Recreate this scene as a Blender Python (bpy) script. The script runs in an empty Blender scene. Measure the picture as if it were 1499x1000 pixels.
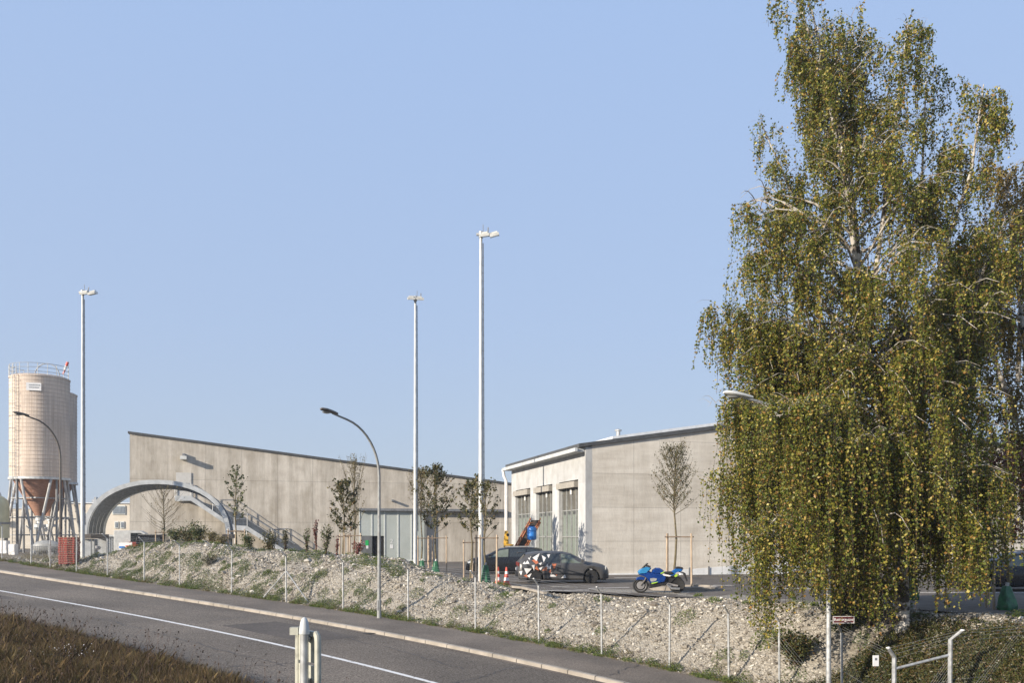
import bpy, math, random
import numpy as np
from mathutils import Vector, Matrix
R = math.radians
C = bpy.context.scene.collection
SC = bpy.context.scene

# ---------------------------------------------------------------- camera, world, sun, exposure
F = 1300.0; YH = 785.0; CH = 2.2
cam = bpy.data.cameras.new('camera'); camo = bpy.data.objects.new('camera', cam); C.objects.link(camo)
camo.location = (0, 0, CH); camo.rotation_euler = (R(90), 0, 0)
cam.sensor_width = 36; cam.lens = 36 * F / 1499; cam.shift_y = (YH - 500) / 1499
cam.clip_start = 0.1; cam.clip_end = 6000
SC.camera = camo
SUN_EL = 18.5; SUN_TRAVEL = Vector((.80, .60, 0))
w = bpy.data.worlds.new('World'); SC.world = w; w.use_nodes = True
nt = w.node_tree; bg = nt.nodes['Background']
sky = nt.nodes.new('ShaderNodeTexSky'); sky.sky_type = 'NISHITA'; sky.sun_disc = False
sky.sun_elevation = R(SUN_EL); sky.sun_rotation = math.atan2(-SUN_TRAVEL.x, -SUN_TRAVEL.y)
sky.altitude = 400; sky.air_density = 1.0; sky.dust_density = 1.2; sky.ozone_density = 2.0
hz = nt.nodes.new('ShaderNodeMixRGB'); hz.blend_type = 'MIX'; hz.inputs[0].default_value = .86
tcw = nt.nodes.new('ShaderNodeTexCoord'); sxw = nt.nodes.new('ShaderNodeSeparateXYZ'); rw_ = nt.nodes.new('ShaderNodeValToRGB')   # thin bright autumn haze in the air, greyer low down
nt.links.new(tcw.outputs['Generated'], sxw.inputs[0]); nt.links.new(sxw.outputs[2], rw_.inputs[0])
e_ = rw_.color_ramp.elements; e_[0].position = 0; e_[0].color = (.312, .366, .440, 1); e_[1].position = .55; e_[1].color = (.262, .362, .560, 1)
m1_ = e_.new(.22); m1_.color = (.288, .366, .512, 1)
ml_ = nt.nodes.new('ShaderNodeMixRGB'); ml_.blend_type = 'MULTIPLY'; ml_.inputs[0].default_value = 1; ml_.inputs[2].default_value = (10.5, 10.5, 10.5, 1)
nt.links.new(rw_.outputs[0], ml_.inputs[1]); nt.links.new(ml_.outputs[0], hz.inputs[2])
nt.links.new(sky.outputs[0], hz.inputs[1]); nt.links.new(hz.outputs[0], bg.inputs[0])
bg.inputs[1].default_value = 0.095
sl = bpy.data.lights.new('sun', 'SUN'); so = bpy.data.objects.new('sun', sl); C.objects.link(so)
sl.energy = 5.0; sl.angle = R(.6); sl.color = (1, .895, .76)
tv = Vector((SUN_TRAVEL.x, SUN_TRAVEL.y, -math.tan(R(SUN_EL)) * SUN_TRAVEL.length))
so.rotation_euler = tv.to_track_quat('-Z', 'Y').to_euler()
SC.view_settings.view_transform = 'Standard'; SC.view_settings.look = 'None'
SC.view_settings.exposure = 0.70; SC.view_settings.gamma = 1

rnd = random.Random(7); rng = np.random.default_rng(7)

def at(x, y, D):
    return Vector(((x - 749.5) * D / F, D, CH - (y - YH) * D / F))
def xat(x, D): return (x - 749.5) * D / F

# ---------------------------------------------------------------- materials
MT = {}
def mat(name, c1, c2=None, scale=4, rough=.8, metal=0, bump=0, bscale=30, stretch=(1, 1, 1), island=None, transl=0, spec=.5, detail=4, contrast=(.35, .65), big=None):
    m = bpy.data.materials.new(name); m.use_nodes = True; MT[name] = m
    n = m.node_tree.nodes; l = m.node_tree.links; p = n['Principled BSDF']
    p.inputs['Roughness'].default_value = rough; p.inputs['Metallic'].default_value = metal
    p.inputs['Specular IOR Level'].default_value = spec
    c2 = c2 or tuple(c * .8 for c in c1)
    tc = n.new('ShaderNodeTexCoord'); mp = n.new('ShaderNodeMapping'); mp.inputs['Scale'].default_value = stretch
    l.new(tc.outputs['Object'], mp.inputs[0])
    if island:
        g = n.new('ShaderNodeNewGeometry'); rp = n.new('ShaderNodeValToRGB'); l.new(g.outputs['Random Per Island'], rp.inputs[0])
        el = rp.color_ramp.elements
        while len(el) < len(island): el.new(.5)
        for i, (pos, c) in enumerate(island): el[i].position = pos; el[i].color = (*c, 1)
        col = rp.outputs[0]
    else:
        nz = n.new('ShaderNodeTexNoise'); nz.inputs['Scale'].default_value = scale; nz.inputs['Detail'].default_value = detail
        l.new(mp.outputs[0], nz.inputs[0]); rp = n.new('ShaderNodeValToRGB'); l.new(nz.outputs[0], rp.inputs[0])
        rp.color_ramp.elements[0].position = contrast[0]; rp.color_ramp.elements[1].position = contrast[1]
        rp.color_ramp.elements[0].color = (*c1, 1); rp.color_ramp.elements[1].color = (*c2, 1)
        col = rp.outputs[0]
        if big:
            nb = n.new('ShaderNodeTexNoise'); nb.inputs['Scale'].default_value = big[0]; nb.inputs['Detail'].default_value = 5
            l.new(tc.outputs['Object'], nb.inputs[0]); r2 = n.new('ShaderNodeValToRGB'); l.new(nb.outputs[0], r2.inputs[0])
            r2.color_ramp.elements[0].position = .35; r2.color_ramp.elements[1].position = .68
            a = big[1]; r2.color_ramp.elements[0].color = (a, a, a, 1); r2.color_ramp.elements[1].color = (1.1, 1.08, 1.05, 1)
            mx = n.new('ShaderNodeMixRGB'); mx.blend_type = 'MULTIPLY'; mx.inputs[0].default_value = 1
            l.new(col, mx.inputs[1]); l.new(r2.outputs[0], mx.inputs[2]); col = mx.outputs[0]
    l.new(col, p.inputs['Base Color'])
    if bump:
        b = n.new('ShaderNodeBump'); b.inputs['Strength'].default_value = bump; nb = n.new('ShaderNodeTexNoise')
        nb.inputs['Scale'].default_value = bscale; nb.inputs['Detail'].default_value = 3
        l.new(mp.outputs[0], nb.inputs[0]); l.new(nb.outputs[0], b.inputs['Height']); b.inputs['Distance'].default_value = .02
        l.new(b.outputs[0], p.inputs['Normal'])
    if transl:
        t = n.new('ShaderNodeBsdfTranslucent'); l.new(col, t.inputs[0]); ms = n.new('ShaderNodeMixShader'); ms.inputs[0].default_value = transl
        out = n['Material Output']; l.new(p.outputs[0], ms.inputs[1]); l.new(t.outputs[0], ms.inputs[2]); l.new(ms.outputs[0], out.inputs[0])
    return m

def concrete(name, ca, cb, pw, ph, seam=.82, streak=1.0, horiz=False):
    m = bpy.data.materials.new(name); m.use_nodes = True; MT[name] = m
    n = m.node_tree.nodes; l = m.node_tree.links; p = n['Principled BSDF']; p.inputs['Roughness'].default_value = .85
    p.inputs['Specular IOR Level'].default_value = .25
    tc = n.new('ShaderNodeTexCoord')
    def noise(sc, stretch, detail=5, lo=.3, hi=.7, ca=(0, 0, 0), cb=(1, 1, 1)):
        mp = n.new('ShaderNodeMapping'); mp.inputs['Scale'].default_value = stretch; l.new(tc.outputs['Object'], mp.inputs[0])
        z = n.new('ShaderNodeTexNoise'); z.inputs['Scale'].default_value = sc; z.inputs['Detail'].default_value = detail; z.inputs['Roughness'].default_value = .6
        l.new(mp.outputs[0], z.inputs[0]); r = n.new('ShaderNodeValToRGB'); l.new(z.outputs[0], r.inputs[0])
        r.color_ramp.elements[0].position = lo; r.color_ramp.elements[1].position = hi
        r.color_ramp.elements[0].color = (*ca, 1); r.color_ramp.elements[1].color = (*cb, 1); return r.outputs[0]
    def mul(a, b, f=1):
        x = n.new('ShaderNodeMixRGB'); x.blend_type = 'MULTIPLY'; x.inputs[0].default_value = f; l.new(a, x.inputs[1]); l.new(b, x.inputs[2]); return x.outputs[0]
    base = noise(.35, (1, 1, 1), 6, .3, .7, ca, cb)
    st = noise(1.6, (1, 1, .10), 6, .33, .62, (.74, .73, .71), (1.06, 1.06, 1.06))
    st2 = noise(5, (1, 1, .05), 4, .3, .7, (.9, .89, .88), (1.05, 1.05, 1.05))
    stain = noise(.55, (1.3, 1.3, .45), 8, .36, .52, (.74, .72, .69), (1, 1, 1)); mott = noise(1.1, (.5, .5, 2.2) if horiz else (1, 1, 1.1), 9, .35, .65, (.86, .84, .81), (1.06, 1.06, 1.05))
    col = mul(mul(mul(mul(base, st, streak), st2, streak), stain, .8 * streak), mott, .9)
    # formwork panels: per-panel tone and dark seams
    sx = n.new('ShaderNodeSeparateXYZ'); l.new(tc.outputs['Object'], sx.inputs[0])
    cmb = n.new('ShaderNodeCombineXYZ'); l.new(sx.outputs[0], cmb.inputs[0]); l.new(sx.outputs[2], cmb.inputs[1])
    br = n.new('ShaderNodeTexBrick'); br.offset = 0; br.squash = 1; br.inputs['Scale'].default_value = 1
    br.inputs['Brick Width'].default_value = pw; br.inputs['Row Height'].default_value = ph
    br.inputs['Mortar Size'].default_value = .022; br.inputs['Mortar Smooth'].default_value = .3
    br.inputs['Color1'].default_value = (1.04, 1.04, 1.04, 1); br.inputs['Color2'].default_value = (.90, .895, .885, 1); br.inputs['Mortar'].default_value = (seam, seam, seam, 1)
    l.new(cmb.outputs[0], br.inputs[0]); col = mul(col, br.outputs[0])
    # tie holes
    if horiz:
        br2 = n.new('ShaderNodeTexBrick'); br2.offset = 0; br2.inputs['Scale'].default_value = 1
        br2.inputs['Brick Width'].default_value = 40; br2.inputs['Row Height'].default_value = .5; br2.inputs['Mortar Size'].default_value = .008
        br2.inputs['Color1'].default_value = (1, 1, 1, 1); br2.inputs['Color2'].default_value = (.96, .96, .96, 1); br2.inputs['Mortar'].default_value = (.9, .9, .9, 1)
        l.new(cmb.outputs[0], br2.inputs[0]); col = mul(col, br2.outputs[0])
    l.new(col, p.inputs['Base Color'])
    b = n.new('ShaderNodeBump'); b.inputs['Strength'].default_value = .25; b.inputs['Distance'].default_value = .02
    l.new(noise(6, (1, 1, .5)), b.inputs['Height']); l.new(b.outputs[0], p.inputs['Normal'])
    return m

mat('asphalt', (.10, .086, .070), (.31, .265, .22), scale=22, rough=.95, bump=.7, bscale=70, detail=10, big=(.22, .70), spec=.2, contrast=(.36, .66))
mat('asphalt_path', (.12, .10, .083), (.28, .24, .20), scale=22, rough=.95, bump=.5, bscale=70, detail=10, big=(.5, .72), spec=.2, contrast=(.3, .7))
mat('yard_asphalt', (.12, .104, .088), (.17, .15, .13), scale=3, rough=.95, bump=.3, bscale=40, detail=8, big=(.15, .8), spec=.2)
mat('asphalt_patch', (.10, .088, .078), (.165, .145, .128), scale=14, rough=.95, bump=.6, bscale=70, detail=10, big=(.5, .75), spec=.2, contrast=(.3, .7))
mat('kerb_stone', (.22, .195, .16), (.36, .32, .27), scale=2, rough=.85, bump=.3, detail=7, contrast=(.3, .7))
mat('paint_white', (.30, .28, .25), (.74, .72, .68), scale=9, rough=.8, detail=9, contrast=(.34, .42))
mat('galv', (.44, .45, .45), (.27, .275, .27), scale=9, detail=8, rough=.5, metal=.35)
mat('galv_light', (.60, .61, .60), (.42, .43, .42), scale=2.5, rough=.55, metal=.15, detail=7, contrast=(.3, .7))
mat('translucent_sheet', (.52, .53, .515), (.42, .43, .415), scale=2, rough=.5, transl=.42)
mat('arch_steel', (.33, .34, .335), (.24, .25, .245), scale=3, rough=.5, metal=.2, detail=6)
mat('galv_dark', (.16, .165, .17), (.24, .245, .25), scale=8, rough=.6, metal=.3)
mat('dark_metal', (.035, .035, .038), (.06, .06, .062), scale=5, rough=.5, metal=.2)
mat('wire', (.36, .37, .37), (.28, .28, .28), rough=.5, metal=.4)
mat('lamp_grey', (.30, .31, .30), (.22, .22, .21), scale=6, rough=.5)
mat('lamp_brown', (.13, .11, .09), (.08, .07, .06), scale=6, rough=.6)
mat('lamp_white', (.62, .62, .58), (.5, .5, .47), scale=4, rough=.4)
mat('glass_lens', (.25, .25, .24), (.3, .3, .28), rough=.15)
mat('stake_wood', (.48, .375, .27), (.31, .235, .165), scale=4, rough=.9, stretch=(4, 4, .7), bump=.3)
mat('bar_wood', (.20, .15, .105), (.12, .09, .065), scale=5, rough=.9)
mat('young_bark', (.16, .13, .07), (.09, .075, .045), scale=12, rough=.9)
mat('green_bag', (.03, .15, .065), (.012, .07, .035), scale=6, rough=.45, bump=.6, bscale=8)
mat('silo_wood', (.45, .37, .30), (.60, .51, .43), scale=2.2, rough=.8, stretch=(5, 5, .12), detail=6, big=(.35, .82))
mat('hoop_rod', (.36, .29, .235), (.48, .40, .335), scale=3, rough=.7)
mat('silo_steel', (.40, .40, .39), (.25, .25, .245), scale=1.5, rough=.6, metal=.2, detail=7)
mat('silo_cone', (.23, .115, .075), (.33, .18, .12), scale=3, rough=.8, stretch=(1, 1, 4), detail=5)
mat('beige_render', (.56, .50, .41), (.63, .57, .47), scale=1, rough=.9)
mat('window_far', (.16, .18, .20), (.22, .25, .27), rough=.2)
mat('cream_tank', (.55, .52, .34), (.45, .43, .28), scale=2, rough=.6)
mat('red_paint', (.38, .055, .04), (.25, .04, .03), scale=5, rough=.6)
mat('red_cone', (.62, .085, .05), (.5, .07, .04), rough=.5)
mat('white_plain', (.72, .72, .70), (.62, .62, .60), rough=.6)
mat('cone_white', (.78, .77, .75), (.68, .67, .65), rough=.45)
mat('yellow_paint', (.62, .36, .04), (.5, .28, .03), rough=.5)
mat('orange_rust', (.46, .17, .075), (.33, .11, .05), scale=5, rough=.8)
mat('rubber_belt', (.05, .04, .035), (.075, .06, .05), rough=.9)
mat('blue_plastic', (.03, .20, .58), (.025, .16, .5), rough=.35)
mat('gate_panel', (.37, .40, .37), (.42, .45, .42), scale=.8, rough=.45)
mat('gate_rail', (.60, .62, .59), (.52, .54, .51), rough=.5)
mat('door_grey', (.12, .125, .125), (.16, .165, .165), scale=2, rough=.5)
mat('door_pale', (.52, .505, .47), (.47, .455, .42), rough=.7)
mat('black_void', (.006, .006, .006), (.01, .01, .01), rough=.9)
mat('poly_glass', (.135, .16, .14), (.20, .225, .195), scale=1.2, rough=.25, stretch=(3, 3, .3))
mat('poly_dark', (.085, .08, .068), (.125, .12, .10), scale=1.5, rough=.2)
mat('lintel_brown', (.27, .25, .215), (.33, .305, .26), rough=.8)
mat('roof_dark', (.05, .052, .052), (.075, .077, .077), rough=.6)
mat('roof_light', (.55, .57, .59), (.65, .67, .69), rough=.5)
mat('green_sign', (.02, .42, .10), (.02, .38, .09), rough=.5)
mat('sign_maroon', (.10, .018, .02), (.08, .015, .016), rough=.5)
mat('sign_cream', (.24, .235, .19), (.38, .375, .31), scale=7, rough=.6, detail=9, contrast=(.36, .5), bump=.2, bscale=20)
mat('car_grey', (.085, .083, .083), (.095, .093, .092), rough=.35, metal=.3)
mat('car_black', (.012, .013, .016), (.016, .017, .02), rough=.18, metal=.2)
mat('car_glass', (.02, .024, .024), (.026, .03, .03), rough=.04, spec=.9)
mat('car_glass_pale', (.10, .12, .095), (.14, .16, .13), rough=.08, spec=.9)
mat('tyre', (.014, .014, .014), (.02, .02, .02), rough=.85)
mat('rim_dark', (.03, .03, .032), (.045, .045, .048), rough=.4, metal=.6)
mat('rim_silver', (.45, .45, .46), (.4, .4, .41), rough=.35, metal=.7)
mat('lamp_lens', (.55, .57, .58), (.45, .47, .48), rough=.1)
mat('tail_red', (.20, .03, .025), (.16, .025, .02), rough=.3)
mat('decal_white', (.70, .68, .66), (.6, .58, .56), rough=.5)
mat('decal_orange', (.48, .15, .07), (.42, .13, .06), rough=.5)
mat('moto_blue', (.004, .028, .14), (.005, .038, .19), rough=.2)
mat('moto_cyan', (.025, .17, .36), (.03, .21, .42), rough=.2)
mat('moto_mid', (.01, .085, .28), (.012, .10, .32), rough=.2)
mat('moto_black', (.012, .012, .013), (.02, .02, .022), rough=.5)
mat('moto_lime', (.35, .55, .05), (.3, .5, .05), rough=.35)
mat('moto_silver', (.45, .43, .42), (.36, .34, .33), rough=.35, metal=.6)
mat('banner', (.55, .56, .60), (.60, .60, .62), rough=.7)
mat('person_red', (.36, .05, .04), (.3, .04, .035), rough=.8)
mat('birch_bark', (.50, .47, .42), (.05, .042, .035), scale=3.2, rough=.85, stretch=(1, 1, 1.6), contrast=(.44, .54), bump=.5, bscale=12)
mat('birch_limb', (.42, .39, .34), (.15, .12, .09), scale=5, rough=.85, contrast=(.45, .6))
mat('twig', (.10, .06, .04), (.07, .045, .03), rough=.9)
mat('birch_leaf', (.1, .1, .02), rough=.45, transl=.42, spec=.4, island=[(0, (.040, .066, .010)), (.30, (.105, .135, .020)), (.58, (.20, .20, .030)), (.80, (.35, .31, .055)), (.90, (.34, .17, .045)), (1, (.65, .57, .16))])
mat('birch_leaf_rust', (.1, .1, .02), rough=.5, transl=.35, spec=.4, island=[(0, (.08, .08, .018)), (.35, (.17, .14, .025)), (.7, (.28, .17, .035)), (1, (.40, .30, .08))])
mat('leaf_dark', (.05, .06, .02), rough=.5, transl=.25, island=[(0, (.032, .042, .012)), (.5, (.07, .072, .02)), (.85, (.12, .10, .03)), (1, (.20, .11, .04))])
mat('leaf_olive', (.05, .06, .02), rough=.6, transl=.3, island=[(0, (.10, .085, .03)), (.5, (.16, .125, .045)), (1, (.20, .17, .07))])
mat('leaf_green', (.05, .06, .02), rough=.5, transl=.25, island=[(0, (.025, .05, .010)), (.5, (.06, .085, .018)), (.85, (.11, .115, .03)), (1, (.16, .11, .04))])
mat('weed_green', (.05, .06, .02), rough=.6, transl=.3, island=[(0, (.05, .09, .015)), (.5, (.10, .15, .025)), (.85, (.16, .18, .04)), (1, (.22, .20, .06))])
mat('leaf_red', (.05, .06, .02), rough=.5, transl=.25, island=[(0, (.09, .02, .018)), (.6, (.20, .04, .035)), (1, (.14, .08, .03))])
mat('ivy', (.05, .06, .02), rough=.45, transl=.2, island=[(0, (.020, .028, .008)), (.45, (.055, .065, .014)), (.8, (.10, .09, .025)), (1, (.13, .07, .03))])
mat('dry_grass', (.05, .06, .02), rough=.8, transl=.35, island=[(0, (.035, .020, .009)), (.3, (.095, .058, .022)), (.62, (.17, .110, .040)), (.80, (.10, .092, .03)), (.93, (.25, .18, .08)), (1, (.34, .27, .14))])
mat('seed_head', (.03, .018, .012), (.05, .03, .02), rough=.9)
mat('stone', (.3, .3, .3), rough=.9, spec=.3, island=[(0, (.13, .11, .088)), (.3, (.23, .205, .165)), (.65, (.34, .305, .25)), (.9, (.44, .405, .34)), (1, (.60, .57, .50))])
concrete('concrete_back', (.50, .46, .40), (.59, .55, .485), 2.75, 3.3, seam=.7, streak=.95)
concrete('concrete_hall', (.57, .53, .465), (.65, .61, .54), 2.9, 1.9, seam=.72, streak=.35, horiz=True)
concrete('concrete_white', (.43, .44, .445), (.50, .51, .515), 4.66, 2.6, seam=.9, streak=.4)

def terrain_material():
    m = bpy.data.materials.new('terrain'); m.use_nodes = True; MT['terrain'] = m
    n = m.node_tree.nodes; l = m.node_tree.links; p = n['Principled BSDF']; p.inputs['Roughness'].default_value = .95; p.inputs['Specular IOR Level'].default_value = .2
    tc = n.new('ShaderNodeTexCoord')
    def ramp(src, stops):
        r = n.new('ShaderNodeValToRGB'); l.new(src, r.inputs[0]); e = r.color_ramp.elements
        while len(e) < len(stops): e.new(.5)
        for i, (a, c) in enumerate(stops): e[i].position = a; e[i].color = (*c, 1)
        return r.outputs[0]
    v = n.new('ShaderNodeTexVoronoi'); v.inputs['Scale'].default_value = 14; l.new(tc.outputs['Object'], v.inputs[0])
    sep = n.new('ShaderNodeSeparateColor'); l.new(v.outputs['Color'], sep.inputs[0])
    grav = ramp(sep.outputs[0], [(0, (.20, .178, .145)), (.5, (.29, .262, .215)), (1, (.37, .34, .285))])
    z = n.new('ShaderNodeTexNoise'); z.inputs['Scale'].default_value = 3; z.inputs['Detail'].default_value = 8; l.new(tc.outputs['Object'], z.inputs[0])
    soil = ramp(z.outputs[0], [(.3, (.12, .10, .075)), (.7, (.24, .21, .17))])
    veg = ramp(z.outputs[0], [(.35, (.045, .032, .018)), (.65, (.075, .06, .026))])
    at_ = n.new('ShaderNodeAttribute'); at_.attribute_name = 'mask'; s2 = n.new('ShaderNodeSeparateColor'); l.new(at_.outputs['Color'], s2.inputs[0])
    m1 = n.new('ShaderNodeMixRGB'); l.new(s2.outputs[0], m1.inputs[0]); l.new(soil, m1.inputs[1]); l.new(grav, m1.inputs[2])
    m2 = n.new('ShaderNodeMixRGB'); l.new(s2.outputs[1], m2.inputs[0]); l.new(m1.outputs[0], m2.inputs[1]); l.new(veg, m2.inputs[2])
    l.new(m2.outputs[0], p.inputs['Base Color'])
    b = n.new('ShaderNodeBump'); b.inputs['Strength'].default_value = .8; b.inputs['Distance'].default_value = .05; l.new(v.outputs['Distance'], b.inputs['Height']); l.new(b.outputs[0], p.inputs['Normal'])
terrain_material()

# ---------------------------------------------------------------- mesh helpers
class MB:
    def __init__(s): s.v = []; s.f = []
    def add(s, vs, fs):
        o = len(s.v); s.v += [tuple(v) for v in vs]; s.f += [tuple(i + o for i in f) for f in fs]; return s
    def box(s, c, d, rz=0, M=None):
        cx, cy, cz = c; dx, dy, dz = d[0] / 2, d[1] / 2, d[2] / 2
        vs = [Vector((x, y, z)) for x in (-dx, dx) for y in (-dy, dy) for z in (-dz, dz)]
        if rz: vs = [Matrix.Rotation(rz, 3, 'Z') @ v for v in vs]
        if M: vs = [M @ v for v in vs]
        vs = [v + Vector(c) for v in vs]
        return s.add(vs, [(0, 1, 3, 2), (4, 6, 7, 5), (0, 4, 5, 1), (2, 3, 7, 6), (0, 2, 6, 4), (1, 5, 7, 3)])
    def bbox(s, a, b):
        return s.box([(a[i] + b[i]) / 2 for i in range(3)], [abs(b[i] - a[i]) for i in range(3)])
    def tube(s, pts, rad, n=8, cap=True):
        pts = [Vector(p) for p in pts]; k = len(pts)
        if not hasattr(rad, '__len__'): rad = [rad] * k
        vs = []; up = None
        for i, p in enumerate(pts):
            t = (pts[min(i + 1, k - 1)] - pts[max(i - 1, 0)]).normalized()
            if up is None:
                up = Vector((0, 0, 1)) if abs(t.z) < .9 else Vector((1, 0, 0))
            a = t.cross(up)
            if a.length < 1e-6: a = t.cross(Vector((0, 1, 0)))
            a.normalize(); b = a.cross(t).normalized(); up = b
            for j in range(n):
                q = 2 * math.pi * j / n; vs.append(p + (a * math.cos(q) + b * math.sin(q)) * rad[i])
        fs = [(i * n + j, i * n + (j + 1) % n, (i + 1) * n + (j + 1) % n, (i + 1) * n + j) for i in range(k - 1) for j in range(n)]
        if cap: fs += [tuple(range(n))[::-1], tuple(range((k - 1) * n, k * n))]
        return s.add(vs, fs)
    def lathe(s, prof, c=(0, 0, 0), n=24, M=None):   # prof: (r,z)
        vs = []; k = len(prof)
        for r, z in prof:
            for j in range(n):
                q = 2 * math.pi * j / n; v = Vector((r * math.cos(q), r * math.sin(q), z))
                if M: v = M @ v
                vs.append(v + Vector(c))
        fs = [(i * n + j, i * n + (j + 1) % n, (i + 1) * n + (j + 1) % n, (i + 1) * n + j) for i in range(k - 1) for j in range(n)]
        fs += [tuple(range(n))[::-1], tuple(range((k - 1) * n, k * n))]
        return s.add(vs, fs)
    def slab(s, prof, y0, y1, inset=0.0, edge=.03):   # outline in (x,z), extruded along y, edges rounded by an inset ring
        n = len(prof); cx = sum(p[0] for p in prof) / n; cz = sum(p[1] for p in prof) / n
        def ring(y, k): return [Vector((cx + (p[0] - cx) * k, y, cz + (p[1] - cz) * k)) for p in prof]
        rs = [ring(y0, 1 - inset), ring(y0 + edge, 1), ring(y1 - edge, 1), ring(y1, 1 - inset)] if inset else [ring(y0, 1), ring(y1, 1)]
        vs = [v for r in rs for v in r]; m = len(rs)
        fs = [(i * n + j, i * n + (j + 1) % n, (i + 1) * n + (j + 1) % n, (i + 1) * n + j) for i in range(m - 1) for j in range(n)]
        fs += [tuple(range(n))[::-1], tuple(range((m - 1) * n, m * n))]
        return s.add(vs, fs)
    def build(s, name, m, parent=None, smooth=False):
        me = bpy.data.meshes.new(name); me.from_pydata(s.v, [], s.f); me.update()
        return link(name, me, m, parent, smooth)

def link(name, me, m, parent=None, smooth=False):
    if m: me.materials.append(MT[m] if isinstance(m, str) else m)
    me.polygons.foreach_set('use_smooth', [bool(smooth)] * len(me.polygons))
    if smooth:
        try: me.set_sharp_from_angle(angle=R(35))
        except Exception: pass
    o = bpy.data.objects.new(name, me); C.objects.link(o)
    if parent is not None: o.parent = parent
    return o

def npmesh(name, V, k, m, parent=None, faces=None, smooth=False):
    V = np.asarray(V, dtype=np.float32).reshape(-1, 3)
    if faces is None: faces = np.arange(len(V)).reshape(-1, k)
    nf = len(faces); me = bpy.data.meshes.new(name)
    me.vertices.add(len(V)); me.vertices.foreach_set('co', V.ravel())
    me.loops.add(nf * k); me.loops.foreach_set('vertex_index', faces.astype(np.int32).ravel())
    me.polygons.add(nf); me.polygons.foreach_set('loop_start', np.arange(nf, dtype=np.int32) * k)
    me.update(calc_edges=True)
    return link(name, me, m, parent, smooth)

def tag(o, label=None, cat=None, group=None, kind=None):
    if label: o['label'] = label
    if cat: o['category'] = cat
    if group: o['group'] = group
    if kind: o['kind'] = kind
    return o
def thing(name, label, cat, loc=(0, 0, 0), rz=0, group=None):
    o = bpy.data.objects.new(name, None); o.empty_display_size = .3; C.objects.link(o); o.location = loc; o.rotation_euler = (0, 0, rz)
    return tag(o, label, cat, group)
def dup(root, loc, rz=None, label=None, scale=None):
    def cp(o, par):
        c = o.copy(); C.objects.link(c)
        if par is not None: c.parent = par
        for ch in list(o.children): cp(ch, c)
        return c
    r = cp(root, None); r.location = loc
    if rz is not None: r.rotation_euler = (0, 0, rz)
    if label: r['label'] = label
    if scale: r.scale = scale
    return r

def leaf_quads(P, size, rg, droop=0.0, aspect=.7):
    N = len(P); a = rg.normal(size=(N, 3)); a[:, 2] -= droop; a /= np.linalg.norm(a, axis=1)[:, None]
    b = rg.normal(size=(N, 3)); b -= (b * a).sum(1)[:, None] * a; b /= np.linalg.norm(b, axis=1)[:, None]
    s = (size * rg.uniform(.5, 1.4, N))[:, None]; a = a * s * .5; b = b * s * .5 * aspect
    c = np.cross(a, b); c /= np.linalg.norm(c, axis=1)[:, None]; c *= s * .12
    return np.stack([P - a, P + b + c, P + a, P - b + c], 1)

# ---------------------------------------------------------------- street alignment (plan curve of the footpath's outer edge)
US = np.linspace(-60, 70, 1301)
_th = .60872 + .00395 * US + .00008 * US ** 2
_dx = np.cos(_th); _dd = -np.sin(_th)
PX = np.concatenate([[0], np.cumsum((_dx[1:] + _dx[:-1]) / 2 * .1)]); PD = np.concatenate([[0], np.cumsum((_dd[1:] + _dd[:-1]) / 2 * .1)])
PX = PX - PX[600] - 11.52738; PD = PD - PD[600] + 39.73689
_uc = np.clip(US, -24, 30); _h = 2.79076 + .0538 * _uc + .00009 * _uc ** 2 + .00002 * _uc ** 3
_h = _h + .06 * np.clip(US - 30, 0, 12)
PZ = CH - _h; CSL = .01748
def pu(u): return np.interp(u, US, PX), np.interp(u, US, PD), np.interp(u, US, _th), np.interp(u, US, PZ)
def P(u, v, dz=0):
    X, D, th, Z = pu(u); return Vector((float(X - math.sin(th) * v), float(D - math.cos(th) * v), float(Z + CSL * max(v, 0) + dz)))
def uv_of(X, Y):
    X = np.atleast_1d(X).astype(float); Y = np.atleast_1d(Y).astype(float); U = np.empty(len(X)); Vv = np.empty(len(X))
    cx, cy, cu, ct = PX[::5], PD[::5], US[::5], _th[::5]
    for i in range(0, len(X), 20000):
        x = X[i:i + 20000, None]; y = Y[i:i + 20000, None]; d = (x - cx) ** 2 + (y - cy) ** 2; j = d.argmin(1)
        ex = X[i:i + 20000] - cx[j]; ey = Y[i:i + 20000] - cy[j]; t = ct[j]
        U[i:i + 20000] = cu[j] + ex * np.cos(t) - ey * np.sin(t); Vv[i:i + 20000] = -(ex * np.sin(t) + ey * np.cos(t))
    return U, Vv
def u_at_x(x, v=0.0):   # u of the point of the offset line seen at picture column x
    us = np.linspace(-30, 34, 1200); X, D, th, Z = pu(us); X = X - np.sin(th) * v; D = D - np.cos(th) * v
    return float(np.interp(x, 749.5 + F * X / D, us))
def smooth(t): t = np.clip(t, 0, 1); return t * t * (3 - 2 * t)

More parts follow.
